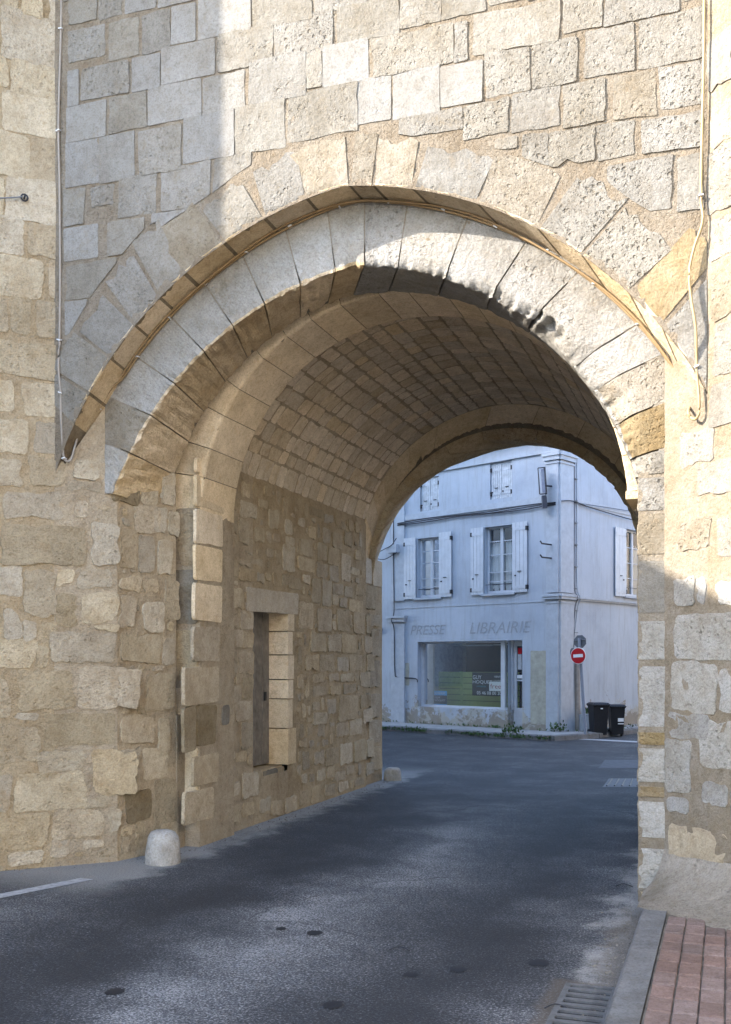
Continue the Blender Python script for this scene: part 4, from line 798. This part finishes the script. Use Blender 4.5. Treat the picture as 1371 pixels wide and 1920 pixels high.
# openings
def window(fr, q, curtain=True, mun=4, set_=.12, light=1):
    a, b, c_, d_ = q; t = MB(); f = .05
    M = fr.box(); h0, h1 = -set_ - .05, -set_
    for (x0, x1, y0, y1) in ((a, a + f, c_, d_), (b - f, b, c_, d_), (a + f, b - f, c_, c_ + f + .02), (a + f, b - f, d_ - f, d_)): t.box(M, (x0, y0, h0), (x1, y1, h1))
    mid_ = (a + b) / 2; t.box(M, (mid_ - .045, c_ + f + .02, h0 + .003), (mid_ + .045, d_ - f, h1 + .006))
    wn = t.build('window', PAINTW, house)
    ys = [c_ + .07 + (d_ - c_ - .12) * k for k in ((0, .15, .30, .58, .80, 1.) if mun == 5 else (0, .25, .5, .75, 1.))]
    for x0, x1 in ((a + f, mid_ - .045), (mid_ + .045, b - f)):
        for y in ys[1:-1]: bars = MB(); bars.box(M, (x0, y - .010, h0 + .008), (x1, y + .010, h1 - .006)); bars.build('glazing_bar', PAINTW, wn)
        for i in range(len(ys) - 1):
            g = MB(); g.add([fr(x0, ys[i] + .01, -set_ - .03), fr(x1, ys[i] + .01, -set_ - .03), fr(x1, ys[i + 1] - .01, -set_ - .03), fr(x0, ys[i + 1] - .01, -set_ - .03)], [(0, 1, 2, 3)]); g.build('pane', GLASS, wn)
    if curtain:
        g = MB(); n = 40
        top = d_ - (d_ - c_) * .24
        vs = []
        for k in range(n + 1):
            s = lerp(a + .03, b - .03, k / n); dd = -set_ - .10 + .015 * math.sin(k * 1.9)
            vs += [fr(s, c_ + (d_ - c_) * (.05 if k % 9 else .1), dd), fr(s, top + (.02 if k % 2 else 0), dd)]
        g.add(vs, [(2 * k, 2 * k + 2, 2 * k + 3, 2 * k + 1) for k in range(n) if abs(k - n / 2) > 1]); g.build('curtain', CURT, wn)
        r_ = MB(); 
        for k in range(12):
            s = lerp(a + .05, b - .07, k / 11); r_.box(M, (s, top + .02, -set_ - .10), (s + .018, top + .06, -set_ - .098))
        r_.build('curtain_trim', CURT, wn)
    s_ = MB(); s_.box(M, (a - .07, c_ - .055, -set_), (b + .07, c_ - .004, .07)); s_.build('window_sill', STONEH, wn)
    r_ = MB(); r_.tube([fr(a, c_ + .22, -.04), fr(b, c_ + .22, -.04)], .009, 5); r_.build('guard_rail', DARK, wn)
    return wn
def shutter(fr, a, b, c_, d_, mat, parent, nb=4, h0=.03, h1=.065, hinge_at=None):
    base = MB(); M = fr.box(); base.box(M, (a + .01, c_ + .01, h0), (b - .01, d_ - .01, h0 + .012))
    wv = (b - a) / nb
    for k in range(nb): base.box(M, (a + k * wv + .003, c_, h0 + .0125), (a + (k + 1) * wv - .003, d_, h1 - .008))
    sh = base.build('shutter', mat, parent)
    if nb == 4 or True:
        for y in (c_ + .12, d_ - .16):
            t = MB(); t.box(M, (a + .02, y - .035, h1 - .0075), (b - .02, y + .035, h1)); t.build('batten', mat, sh)
    hd = MB(); s = (a + b) / 2; y = c_ + (d_ - c_) * .3
    hd.box(M, (s - .05, y - .008, h1 - .006), (s + .05, y + .008, h1 + .012)); hd.tube([fr(s + .12 * (1 if a > 0 else -1), y - .1, h1 - .01), fr(s + .12, y - .1, h1 + .02)], .018, 6)
    hd.build('latch', DARK, sh)
    hg = MB()
    for y in (c_ + .12, d_ - .16):
        hx = hinge_at if hinge_at is not None else a; hg.box(M, (hx - .025, y - .05, 0), (hx + .025, y + .05, h1 + .004))
    hg.build('hinge', DARK, sh)
    return sh
wa = window(HF, W1, mun=5); wb = window(HF, W2, mun=5); wc = window(HS, WS, mun=4)
for r, pa, hx in ((hr(760, 782, 1009, 1123.5), wa, 0), (hr(825.5, 849, 998, 1119), wa, 1), (hr(885, 909, 990, 1115.5), wb, 0), (hr(963, 991, 979, 1110.5), wb, 1)):
    shutter(HF, *r, PAINTW, pa, hinge_at=r[1] - .02 if hx == 0 else r[0] + .02)
r = hr(1150.5, 1171, 990, 1118, HS); shutter(HS, *r, PAINTW, wc, nb=3, hinge_at=r[1])
for q in (U1, U2):
    a, b, c_, d_ = q; m_ = (a + b) / 2
    fm = MB(); fm.box(HF.box(), (a, c_, -.12), (b, d_, -.10)); par = fm.build('window', PAINTG, house)
    shutter(HF, a + .012, m_ - .004, c_ + .01, d_ - .01, PAINTG, par, nb=5, h0=-.085, h1=-.03, hinge_at=a + .02); shutter(HF, m_ + .004, b - .012, c_ + .01, d_ - .01, PAINTG, par, nb=5, h0=-.085, h1=-.03, hinge_at=b - .02)
# shop front
a, b, c_, d_ = SHW; M = HF.box()
sb = HF.px(861, 1333)[1] - .02; left_s = HF.px(791, 1265)[0]
wl_ = MB(); wl_.box(M, (DOOR[1] + .06, .1, -.24), (b, .55 + .02, -.02)); wl_.build('stall_riser', PLASTER, house)
sf = MB(); h0, h1 = -.22, -.17; sA = HF.px(951, 1265)[0]; sB, sC = HF.px(940, 1265)[0], HF.px(932.5, 1265)[0]
sf.box(M, (left_s, .57, h0), (b, d_, h1)) if False else None
for x0, x1 in ((sA - .05, sA + .03), (sC - .02, sB + .12) if False else (sB, sC), (b - .05, b)): sf.box(M, (min(x0, x1), .57, h0), (max(x0, x1), d_, h1 + .03))
sf.box(M, (sA + .03, .57, h0), (min(sB, sC), .62, h1)); sf.box(M, (max(sB, sC), .57, h0), (b - .05, .62, h1 + .02)); sf.box(M, (sA + .03, d_ - .05, h0), (min(sB, sC), d_, h1)); sf.box(M, (max(sB, sC), d_ - .05, h0), (b - .05, d_, h1))
shopw = sf.build('shop_window', PAINTW, house)
for x0, x1 in ((sA + .03, min(sB, sC)), (max(sB, sC), b - .05)):
    g = MB(); g.add([HF(x0, .62, -.195), HF(x1, .62, -.195), HF(x1, d_ - .05, -.195), HF(x0, d_ - .05, -.195)], [(0, 1, 2, 3)]); g.build('pane', SHOPGLASS, shopw)
ztop = HF.px(860, 1259)[1]
post = HF.px(843, 1290)[0]
for k in range(7):
    z0_ = .45 + k * (ztop - .45) / 7; z1_ = z0_ + (ztop - .45) / 7 - .014
    m = MB(); m.box(M, (sA, z0_, -.50), (post - .03, z1_, -.47)); m.build('panel_board', GREEN, shopw)
    m = MB(); m.box(M, (post + .03, z0_, -.50), (b - .30, z1_, -.47)); m.build('panel_board', GREEN, shopw)
m = MB(); m.box(M, (post - .03, .4, -.50), (post + .03, ztop, -.462)); m.build('panel_post', GREEN, shopw)
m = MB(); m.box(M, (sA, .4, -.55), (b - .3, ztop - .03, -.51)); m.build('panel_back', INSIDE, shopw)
m = MB(); m.box(M, (b - .32, .4, -1.6), (b - .02, d_, -.25)); m.build('side_lining', PAINTG, shopw)
m = MB(); m.box(M, (sA, d_ - .6 + .5, -.9), (b, d_ - .07, -.86)); m.tube([HF(HF.px(842, 1208)[0], d_ - .10, -.6), HF(HF.px(896, 1208)[0], d_ - .10, -.6)], .02, 6); m.build('ceiling_tube', PAINTW, shopw)
# glazed shop door
a, b, c_, d_ = DOOR; dm = MB(); b = b - .02
for x0, x1, y0, y1 in ((a, a + .05, c_, d_), (b - .09, b, c_, d_), (a + .05, b - .09, d_ - .14, d_), (a + .05, b - .09, c_, c_ + .48)): dm.box(M, (x0, y0, -.26), (x1, y1, -.21))
dm.box(M, (a + .07, c_ + .08, -.211), (b - .11, c_ + .22, -.195)); dm.box(M, (a + .07, c_ + .27, -.211), (b - .11, c_ + .43, -.195))
zmid = HF.px(965, 1276)[1]; dm.box(M, (a + .05, zmid - .02, -.25), (b - .09, zmid + .02, -.215))
sdoor = dm.build('shop_door', PAINTW, house)
for y0, y1 in ((c_ + .48, zmid - .02), (zmid + .02, d_ - .14)):
    g = MB(); g.add([HF(a + .05, y0, -.235), HF(b - .09, y0, -.235), HF(b - .09, y1, -.235), HF(a + .05, y1, -.235)], [(0, 1, 2, 3)]); g.build('pane', SHOPGLASS, sdoor)
g = MB(); g.add([HF(a - .02, c_, -1.2), HF(b, c_ + .5, -1.2), HF(b, c_, -1.2), HF(a, c_ + .02, -1.2)], [(0, 2, 1)]); g.build('inner_board', PAINTG, sdoor)
m = MB(); m.box(M, (a, .0, -.3), (b + .02, .145, .06)); m.build('door_step', PAVEC, house)
# text
def text(s, fr, x, y, hgt, mat, name, parent, h=.004, shear=0., width=None, ext=.002, flip=-1):
    cu = bpy.data.curves.new('t', 'FONT'); cu.body = s; cu.size = 1; cu.shear = shear; cu.extrude = 0; cu.resolution_u = 3
    ob = bpy.data.objects.new('t', cu); COL.objects.link(ob); dg = bpy.context.evaluated_depsgraph_get(); dg.update()
    me = bpy.data.meshes.new_from_object(ob.evaluated_get(dg)); bpy.data.objects.remove(ob)
    xs = [v.co.x for v in me.vertices]; ys_ = [v.co.y for v in me.vertices]; x0, x1, y0, y1 = min(xs), max(xs), min(ys_), max(ys_)
    ky = hgt / (y1 - y0); kx = width / (x1 - x0) if width else ky
    for v in me.vertices: v.co = fr(x + flip * (v.co.x - x0) * kx, y + (v.co.y - y0) * ky, h)
    me.materials.clear(); me.materials.append(mat); me.name = name
    return link(bpy.data.objects.new(name, me), parent)
for s, xl, xr, yt, yb in (('PRESSE', 770, 836, 1171, 1190), ('LIBRAIRIE', 881, 997, 1164.5, 1187)):
    a, b, c_, d_ = hr(xl, xr, yt, yb); text(s, HF, b, c_, (d_ - c_) * .95, LETTER, 'lettering', wall, .006, .25, b - a)
def board(name, lab, cat, q, h, mat, grp=None):
    a, b, c_, d_ = q; t = thing(name, lab, cat, tuple(HF(b, c_, h)), grp); m = MB(); m.box(M, (a, c_, h - .006), (b, d_, h)); m.build('panel', mat, t); return t
zz = lambda x0, x1, y0, y1: hr(760 + x0 / 5.7125, 760 + x1 / 5.7125, 1190 + y0 / 5.71, 1190 + y1 / 5.71)
q = zz(652, 972, 405, 658); t = board('agency_board', 'large black estate agent board with white lettering in the shop window', 'sign board', q, -.24, NAVY, 'signs in the shop window')
def tz(s, x0, x1, y0, y1, mat, par, h): a, b, c_, d_ = zz(x0, x1, y0, y1); text(s, HF, b, c_, d_ - c_, mat, 'lettering', par, h, 0, b - a)
tz('GUY', 658, 752, 436, 478, WHITE, t, -.2395); tz('HOQUET', 658, 868, 490, 532, WHITE, t, -.2395); tz('VENTE', 888, 968, 442, 462, WHITE, t, -.2395); tz('LOCATION', 880, 968, 487, 503, WHITE, t, -.2395)
tz('IMMOBILIER', 700, 800, 548, 564, TEAL, t, -.2395); tz('05 46 08 00 20', 702, 965, 610, 645, WHITE, t, -.2395)
q = zz(838, 976, 505, 606); t = board('white_poster', 'small white poster with dark red free lettering on the black board', 'poster', q, -.225, WHITE, 'signs in the shop window'); tz('free', 850, 965, 528, 580, FREER, t, -.2245)
q = zz(245, 382, 604, 786); t = board('for_sale_board', 'blue and black for sale board in the lower left shop window', 'sign board', q, -.232, BLUE, 'signs in the shop window')
a, b, c_, d_ = zz(245, 382, 652, 744); m = MB(); m.box(M, (a, c_, -.236), (b, d_, -.230)); m.build('band', NAVY, t)
tz('A VENDRE', 258, 368, 616, 640, WHITE, t, -.2295); tz('GUY', 258, 312, 664, 686, WHITE, t, -.2285); tz('HOQUET', 258, 366, 696, 718, WHITE, t, -.2285); tz('05 46 08 00 20', 258, 370, 764, 778, WHITE, t, -.2295)
# stickers on the shop door
for (x0, x1, y0, y1, mt, lab) in ((1143, 1185, 210, 375, PAINTG, 'long pale sticker strip on the shop door glass'), (1146, 1188, 140, 205, RED, 'red sticker at the top of the shop door glass'), (1136, 1220, 432, 470, WHITE, 'white opening notice on the shop door glass')):
    t = board('door_sticker', lab, 'sticker', zz(x0, x1, y0, y1), -.228, mt, 'stickers on the shop door')
# plaster patches and house fittings
def patch(q, seed, mat=PATCH, fr=HF, parent=None):
    a, b, c_, d_ = q; n = 40; vs = []
    P = [(a, c_), (b, c_), (b, d_), (a, d_)]; o, c0 = outline(P, .06, .012, seed)
    mesh_obj('plaster_patch', [fr(p.x, p.y, .004) for p in o], [tuple(range(len(o)))], mat, parent or wall)
patch(hr(995, 1029, 1220, 1358), 2); patch(hr(744, 768, 1243, 1285), 9)
# lamps, brackets, cables on the house
la = thing('wall_floodlight', 'tilted double floodlight box on the corner of the house', 'floodlight', tuple(HF(*HF.px(1035, 912))))
def boxdir(m, c, ax, ay, az, sx, sy, sz): m.box(lambda x, y, z_: c + ax * x + ay * y + az * z_, (-sx, -sy, -sz), (sx, sy, sz))
s_, z_ = HF.px(1031, 905); ax = (HF.e * .75 + HF.n * .66).normalized(); az = (Vector((0, 0, 1)) + HF.n * .12).normalized(); ay = az.cross(ax).normalized(); ax = ay.cross(az)
c0 = HF(s_, z_, .28); m = MB(); boxdir(m, c0, ax, ay, az, .035, .10, .27); m.build('lamp_box', plain('lamp_grey', (.30, .31, .36), .4), la)
m = MB()
for sy, sz in ((-.13, .30), (.13, .30), (-.13, -.30), (.13, -.30)): pass
for P in (((-.06, -.13, .30), (-.06, -.13, -.30)), ((-.06, .13, .30), (-.06, .13, -.30)), ((-.06, -.13, .30), (-.06, .13, .30)), ((-.06, -.13, -.30), (-.06, .13, -.30)), ((-.06, .13, .30), (.10, .13, .30)), ((-.06, .13, -.30), (.10, .13, -.30)), ((.10, .13, .30), (.10, .13, -.30))):
    m.tube([c0 + ax * p[0] + ay * p[1] + az * p[2] for p in P], .014, 5)
m.tube([c0 - az * .1, HF(s_ - .1, z_ - .1, 0)], .02, 5); m.build('frame', DARK, la)
c1_ = c0 - az * .48; m = MB(); boxdir(m, c1_, ax, ay, az, .05, .10, .15); m.build('lamp_box', plain('lamp_dark', (.06, .065, .08), .35), la)
m = MB(); boxdir(m, c1_ + ax * .053 * -1, ax, ay, az, .006, .085, .12); m.build('lens', GREYM, la)
br = thing('sign_bracket', 'empty dark iron sign bracket between window and house corner', 'bracket', tuple(HF(*HF.px(1036, 1050))))
s_, zt_ = HF.px(1036, 1020); zb_ = HF.px(1036, 1051)[1]; m = MB(); m.box(M, (s_ - .03, zb_, 0), (s_ + .03, zt_, .03)); m.build('back_plate', DARK, br)
for z_ in (zt_ - .02, zb_ + .05):
    m = MB(); m.tube([HF(s_, z_, .02), HF(s_, z_, .42), HF(s_, z_ + .05, .48)], .02, 5); m.build('arm', DARK, br)
hc = thing('house_cable', 'thin dark cables strung along the house front below the upper windows', 'cable', tuple(HF(0, zb, .05)))
for k in range(3):
    m = MB(); m.tube(catmull([HF(s, zb - .10 - .03 * k + .02 * math.sin(s * 2 + k), .06) for s in (5.1, 4, 3, 2, 1, .5, .06)] , 4), .012, 5); m.build('cable', DARK, hc, True)
m = MB(); m.tube(catmull([HS(-.03, zb - .08, .09), HS(.5, zb - .02, .08), HS(1.5, zb - .08, .06), HS(4, zb - .16, .06), HS(8, zb - .2, .06)], 4), .014, 5); m.build('cable', DARK, hc, True)
m = MB(); m.tube([HS(.6, zb - .04, .06), HS(6, zb + .16, .06)], .008, 5); m.build('cable', DARK, hc, True)
dp = thing('wall_conduit', 'thin pale conduit pair running down beside the corner pilaster', 'conduit', tuple(HS(sp1 + .05, 0, .05)))
for s_, r in ((sp1 + .03, .012), (sp1 + .15, .017)):
    m = MB(); m.tube(catmull([HS(s_, 6.9, .04), HS(s_, 5, .04), HS(s_, zc + .3, .04), HS(s_, zc, .13), HS(s_, zc - .3, .05), HS(sp1 - .02, 1.9, .05), HS(sp1 + .02, .1, .05)], 5), r, 5); m.build('pipe', STONEH if r > .015 else GREYM, dp, True)
for k in range(10): m = MB(); m.box(HS.box(), (sp1, 1.9 + k * .52, 0), (sp1 + .18, 1.915 + k * .52, .06)); m.build('pipe_clip', GREYM, dp)
m = MB(); m.tube([HS(sp1 + .10, .12, .07), HS(sp1 + .12, 1.9, .07)], .07, 8); m.build('cable_guard', plain('guard_board', (.27, .24, .21), .8), dp)
hcab = thing('facade_cable', 'dark cable dropping down the left pilaster of the shop house', 'cable', tuple(HF(5.2, 1, .05)))
m = MB(); m.tube(catmull([HF(5.25, 5.6, .06), HF(5.25, 4.4, .06), HF(5.22, 3.1, .07), HF(5.22, 2.85, .17), HF(5.22, 2.6, .07), HF(5.2, 1.5, .06), HF(5.1, 1.33, .04), HF(4.5, 1.3, .02), HF(4.42, 1.2, .02)], 5), .013, 5); m.build('cable', DARK, hcab, True)
jb = thing('junction_box', 'pale electric junction box with drooping cables on the left pilaster', 'junction box', tuple(HF(5.1, 4.1, .1)))
m = MB(); s_, z_ = HF.px(742, 1031); m.box(M, (s_ - .2, z_ - .09, .05), (s_ + .16, z_ + .12, .2)); m.build('box', STONEH, jb)
m = MB(); m.tube(catmull([HF(s_ + .6, z_ - .05, .1), HF(s_ + .2, z_ + .02, .22), HF(s_ - .05, z_ + .1, .22), HF(s_ - .1, z_ + .3, .08)], 5), .012, 5); m.tube(catmull([HF(s_ + .6, z_ - .2, .1), HF(s_ + .2, z_ - .25, .2), HF(s_ - .18, z_ - .08, .12)], 5), .012, 5); m.build('cable', DARK, jb, True)
# neighbour
nb_ = thing('terraced_house', 'plain white terraced house joined to the left of the shop house', 'house', tuple(HF(9, 0)))
wall_holes('wall', HF, 5.4, 14, 0, EAVE - .02, [(8, 9, .2, 2.4), (10.5, 11.5, 1, 2.4), (8, 9, 3.6, 5), (10.5, 11.5, 3.6, 5)], PLASTER, nb_, .2)
m = MB(); m.add([HF(5.4, EAVE + .1, .25), HF(14, EAVE + .1, .25), HF(14, EAVE + 1.8, -4), HF(5.4, EAVE + 1.8, -4)], [(0, 1, 2, 3)]); m.build('roof', TILE, nb_)
m = MB(); m.add([HF(5.4, 0, -3), HF(14, 0, -3), HF(14, 7, -3), HF(5.4, 7, -3)], [(0, 1, 2, 3)]); m.build('interior', INSIDE, nb_)
vt = thing('wall_vent', 'small round wall lamp fitting on the far left house front', 'wall lamp', tuple(HF(*HF.px(713, 1181))))
s_, z_ = HF.px(713, 1181); m = MB(); m.tube([HF(s_, z_, 0), HF(s_, z_, .10)], .09, 14); m.build('body', GREYM, vt); m = MB(); m.tube([HF(s_, z_, .09), HF(s_, z_, .115)], .045, 10); m.build('lens', DARK, vt)
# house pavement with kerb
pvh = MB(); k1, k2, k3, k4 = HF(-.55, 0, 1.15), HF(14, 0, 1.35), HF(14, 0, 0), HS(6.0, 0, 0); k5 = HS(6.0, 0, .55); k6 = HS(.3, 0, .75)
def pz(p, z_): return (p.x, p.y, z_)
kb = [k1, k2, k3, Vector((CO[0], CO[1], 0)), k4, k5, k6]
pvh.add([pz(p, .12) for p in kb] , [tuple(range(7))]); o = pvh.build('pavement', PAVEC); o['kind'] = 'structure'
edge = [k2, k1, k6, k5]
for i in range(3):
    L_ = (edge[i + 1] - edge[i]).length; n = max(1, int(L_ / .95)); d = (edge[i + 1] - edge[i]) / n; ou = Vector((d.y, -d.x, 0)).normalized()
    if ou.dot(Vector((0, 0, 0)) - edge[i]) < 0: ou = -ou
    for k in range(n):
        p, q = edge[i] + d * (k + .008), edge[i] + d * (k + .992); m = MB(); t_ = .125 + random.uniform(-.008, .008)
        m.add([pz(p, 0), pz(q, 0), pz(q + ou * .14, 0), pz(p + ou * .14, 0), pz(p, t_), pz(q, t_), pz(q + ou * .125, t_ - .02), pz(p + ou * .125, t_ - .02)], [(4, 5, 6, 7), (3, 2, 6, 7), (0, 3, 7, 4), (1, 2, 6, 5)]); m.build('kerb_stone', KERB, o)
# grit and crumbs swept against the wall foot and the kerb
gm = MB(); rg = random.Random(5)
for k in range(900):
    if k % 3: vv = rg.uniform(6.9, 14.4); base = -5.75 + (vv - 7.17) if vv < 7.9 else (-4.98 if vv < 8.5 else -4.74); uu = base + .02 + abs(rg.gauss(0, .13))
    else: vv = rg.uniform(4.6, 7.6); uu = -.56 - abs(rg.gauss(0, .09))
    r = rg.uniform(.004, .013); c = Vector((uu, vv, r * .4)); q = [c + Vector((rg.uniform(-1, 1), rg.uniform(-1, 1), rg.uniform(-.3, .9))) * r for _ in range(4)]
    gm.add(q, [(0, 1, 2), (0, 2, 3), (0, 3, 1), (1, 3, 2)])
o = gm.build('grit', plain('grit', (.17, .15, .12), .95, var=.5, scale=30)); o['kind'] = 'stuff'
# weeds
def leaves(m, c, n, r, h, s=.05):
    for _ in range(n):
        a = random.uniform(0, 6.283); rr = r * math.sqrt(random.random()); p = c + Vector((rr * math.cos(a), rr * math.sin(a), 0)); ht = h * random.uniform(.2, 1) * (1 - .5 * rr / r)
        d = Vector((random.uniform(-1, 1), random.uniform(-1, 1), random.uniform(.2, 1.4))).normalized(); sd_ = d.cross(Vector((random.random(), random.random(), .1))).normalized() * s * .3
        q = p + Vector((0, 0, ht * random.random())); m.add([q - sd_, q + d * s * .6 + sd_ * 1.1, q + d * s * 1.3, q + d * s * .5 - sd_ * 1.1], [(0, 1, 2, 3)])
m = MB()
for k in range(150):
    s = random.uniform(-.6, 6.5); dens = nz((s * 1.7, 0, 3), 1)
    if dens < -.15: continue
    leaves(m, HF(s, .03, 1.30 + .01 * s + random.uniform(-.05, .08)), 7, .12, .10 + .08 * max(0, dens), .055)
for k in range(40): leaves(m, HF(random.uniform(-.1, 6.5), .12, random.uniform(.02, .08)), 5, .07, .08, .05)
for k in range(60): leaves(m, HS(random.uniform(.1, 5), .05, random.uniform(.05, .7)), 6, .12, .12, .06)
o = m.build('weeds', GRASS); o['kind'] = 'stuff'
for (x, y, r, h, lab) in ((752, 1352, .09, .36, 'tall green weed against the shop wall left of the window'), (961, 1374, .22, .28, 'bushy green weed clump at the foot of the house corner'), (1020 + 27, 1372, .18, .42, 'upright weed growing at the corner pilaster')):
    p = gpt(x, y, .12); t = thing('weed_plant', lab, 'weed', tuple(p), 'weeds by the shop house'); m = MB(); leaves(m, p, 90, r, h, .07); m.build('foliage', GRASS, t)
# planter
pl = thing('planter_trough', 'pale planter trough with a small plant behind the bins', 'planter', tuple(gpt(1090, 1377, .12)))
p = HS(1.05, .12, .28); m = MB(); m.box(lambda x, y, z_: p + HS.e * x + HS.n * y + Vector((0, 0, z_)), (-.35, -.16, 0), (.4, .16, .38)); m.build('trough', STONEH, pl); m = MB(); leaves(m, p + Vector((0, 0, .36)), 80, .2, .22, .09); m.build('foliage', GRASS, pl)
# no entry sign on its leaning pole, with the back of an octagonal sign above
sg = thing('road_sign', 'red no entry sign on a leaning grey pole by the house corner', 'road sign', tuple(gpt(1098, 1377, .12)))
pb = gpt(1098, 1377, .12); dist = ray(1098, 1377).length
Zs = (pb - EYEV).dot(Vector((-math.sin(YAW), math.cos(YAW), 0)))
def atZ(x, y, Z): d = ray(x, y); return EYEV + d * Z
tp = atZ(1086, 1196, Zs); m = MB(); m.tube([pb, tp], .034, 10); m.build('pole', GREYM, sg, True)
fwd = Vector((math.sin(YAW), -math.cos(YAW), 0)); rgt = Vector((math.cos(YAW), math.sin(YAW), 0))
nd = (fwd * .8 + rgt * -.6).normalized(); ex = Vector((0, 0, 1)).cross(nd).normalized(); ez = ((tp - pb).normalized()); ez = (ez - nd * ez.dot(nd)).normalized(); ex = ez.cross(nd)
def disc(m, c, r, n, t0, t1, ph=0., mi=0, sq=1.):
    P = [(r * math.cos(2 * math.pi * k / n + ph), r * math.sin(2 * math.pi * k / n + ph)) for k in range(n)]
    m.add([c + ex * x * sq + ez * y + nd * t0 for x, y in P] + [c + ex * x * sq + ez * y + nd * t1 for x, y in P], [tuple(range(n)), tuple(range(n, 2 * n))] + [(k, (k + 1) % n, n + (k + 1) % n, n + k) for k in range(n)], mi)
dc = atZ(1086.5, 1229.6, Zs) + nd * .05
m = MB(); disc(m, dc, .186, 32, 0, .012); m.build('disc_rim', WHITE, sg)
m = MB(); disc(m, dc, .172, 32, .0121, .016); m.build('disc', RED, sg)
m = MB(); m.box(lambda x, y, z_: dc + ex * x + ez * y + nd * z_, (-.115, -.035, .0161), (.115, .035, .019)); m.build('bar', WHITE, sg)
oc = atZ(1086.5, 1203, Zs) - nd * .045; m = MB(); disc(m, oc, .155, 8, 0, .012, math.pi / 8); m.tube([oc + ez * .03 - ex * .13 + nd * .02, oc + ez * .03 + ex * .13 + nd * .02], .012, 5); m.build('octagon_plate', GREYM, sg)
rc = atZ(1069.5, 1224, Zs) - nd * .12; m = MB(); disc(m, rc, .11, 20, 0, .012, 0, 0, .55); m.build('rear_disc', plain('dull_metal', (.14, .145, .15), .6, .3), sg)
# wheelie bins
def bin_(c, lab, w, d, h, yaw, label_patch):
    t = thing('wheelie_bin', lab, 'bin', tuple(c), 'wheelie bins by the house'); ca, sa = math.cos(yaw), math.sin(yaw)
    Mb = lambda x, y, z_: Vector(c) + Vector((x * ca - y * sa, x * sa + y * ca, z_))
    def fr(w0, d0, z0, w1, d1, z1, m): m.add([Mb(-w0, -d0, z0), Mb(w0, -d0, z0), Mb(w0, d0, z0), Mb(-w0, d0, z0), Mb(-w1, -d1, z1), Mb(w1, -d1, z1), Mb(w1, d1, z1), Mb(-w1, d1, z1)], [(0, 1, 2, 3), (4, 5, 6, 7), (0, 1, 5, 4), (1, 2, 6, 5), (2, 3, 7, 6), (3, 0, 4, 7)])
    m = MB(); fr(w * .40, d * .36, .06, w * .49, d * .48, h * .90, m); fr(w * .54, d * .52, h * .90, w * .54, d * .53, h * .93, m); m.build('body', BINP, t)
    m = MB(); fr(w * .57, d * .56, h * .932, w * .56, d * .55, h * .955, m); fr(w * .55, d * .54, h * .956, w * .45, d * .46, h, m); m.tube([Mb(-w * .4, d * .6, h * .93), Mb(w * .4, d * .6, h * .93)], .018, 6); m.build('lid', BINP, t)
    for sx in (-1, 1):
        m = MB(); m.tube([Mb(sx * w * .38, d * .38, .09), Mb(sx * w * .50, d * .38, .09)], .09, 12); m.build('wheel', DARK, t)
    m = MB()
    for x0, x1, z0, z1 in label_patch: m.box(Mb, (x0, -d * .475 - .03, z0), (x1, -d * .475 - .004, z1))
    m.build('sticker', WHITE, t)
pb1 = gpt(1122, 1382); pb2 = gpt(1155.5, 1381)
bin_(pb1, 'taller black wheelie bin next to the no entry sign pole', .37, .44, .80, YAW + .1, [(-.02, .03, .655, .68)])
bin_(pb2, 'lower black wheelie bin with a white sticker on its front', .34, .42, .75, YAW - .05, [(.0, .13, .36, .44), (.0, .13, .30, .32)])
# ------------------------------------------------------------------ unseen buildings beyond the frame
BRICKH = plain('brown_house_wall', (.34, .29, .24), .9, var=.15, scale=3)
def street_house(lab, x0, x1, y0, y1, eave, ridge, mat=None):
    t = thing('street_house', lab, 'house', ((x0 + x1) / 2, (y0 + y1) / 2, 0), 'houses along the street')
    m = MB(); m.box(ID, (x0, y0, 0), (x1, y1, eave)); m.build('wall', mat or BOUT, t)
    xm = (x0 + x1) / 2; m = MB(); m.add([(x0 - .25, y0, eave), (x1 + .25, y0, eave), (xm, y0, ridge), (x0 - .25, y1, eave), (x1 + .25, y1, eave), (xm, y1, ridge)], [(0, 1, 2), (3, 5, 4), (0, 2, 5, 3), (1, 4, 5, 2), (0, 3, 4, 1)]); m.build('roof', ROOFM, t)
    k = y0 + 1.2; fx = x1 if x1 < 0 else x0 - .03
    while k < y1 - 1.5:
        for zz_ in (1.0, 4.0):
            m = MB(); m.box(ID, (fx, k, zz_), (fx + .03, k + .9, zz_ + 1.5)); m.build('shutter', PAINTG, t)
        k += 2.6
street_house('cream terraced house lining the street left of the gate', -17, -7.85, -14, 5.0, 6.7, 8.2)
street_house('tall cream house beyond the gate on the left, unseen, put there to shade the corner house', -32, -11, 14.7, 25.5, 11.0, 11.6)  # out of view, placed to keep the sun off the corner house and road
def east_bounce_house():  # added out of view; its sunlit wall bounces warm light into the passage
    street_house('unseen pale house added on the right side of the street to bounce sunlight', 3.4, 12, -26, 3.2, 9.0, 11.0)
east_bounce_house()
street_house('unseen brown house added beyond the gate on the right to screen the sky', 4.6, 14, 15.2, 36, 8.5, 10.0, BRICKH)  # added out of view to cut sky light on the corner house's side wall
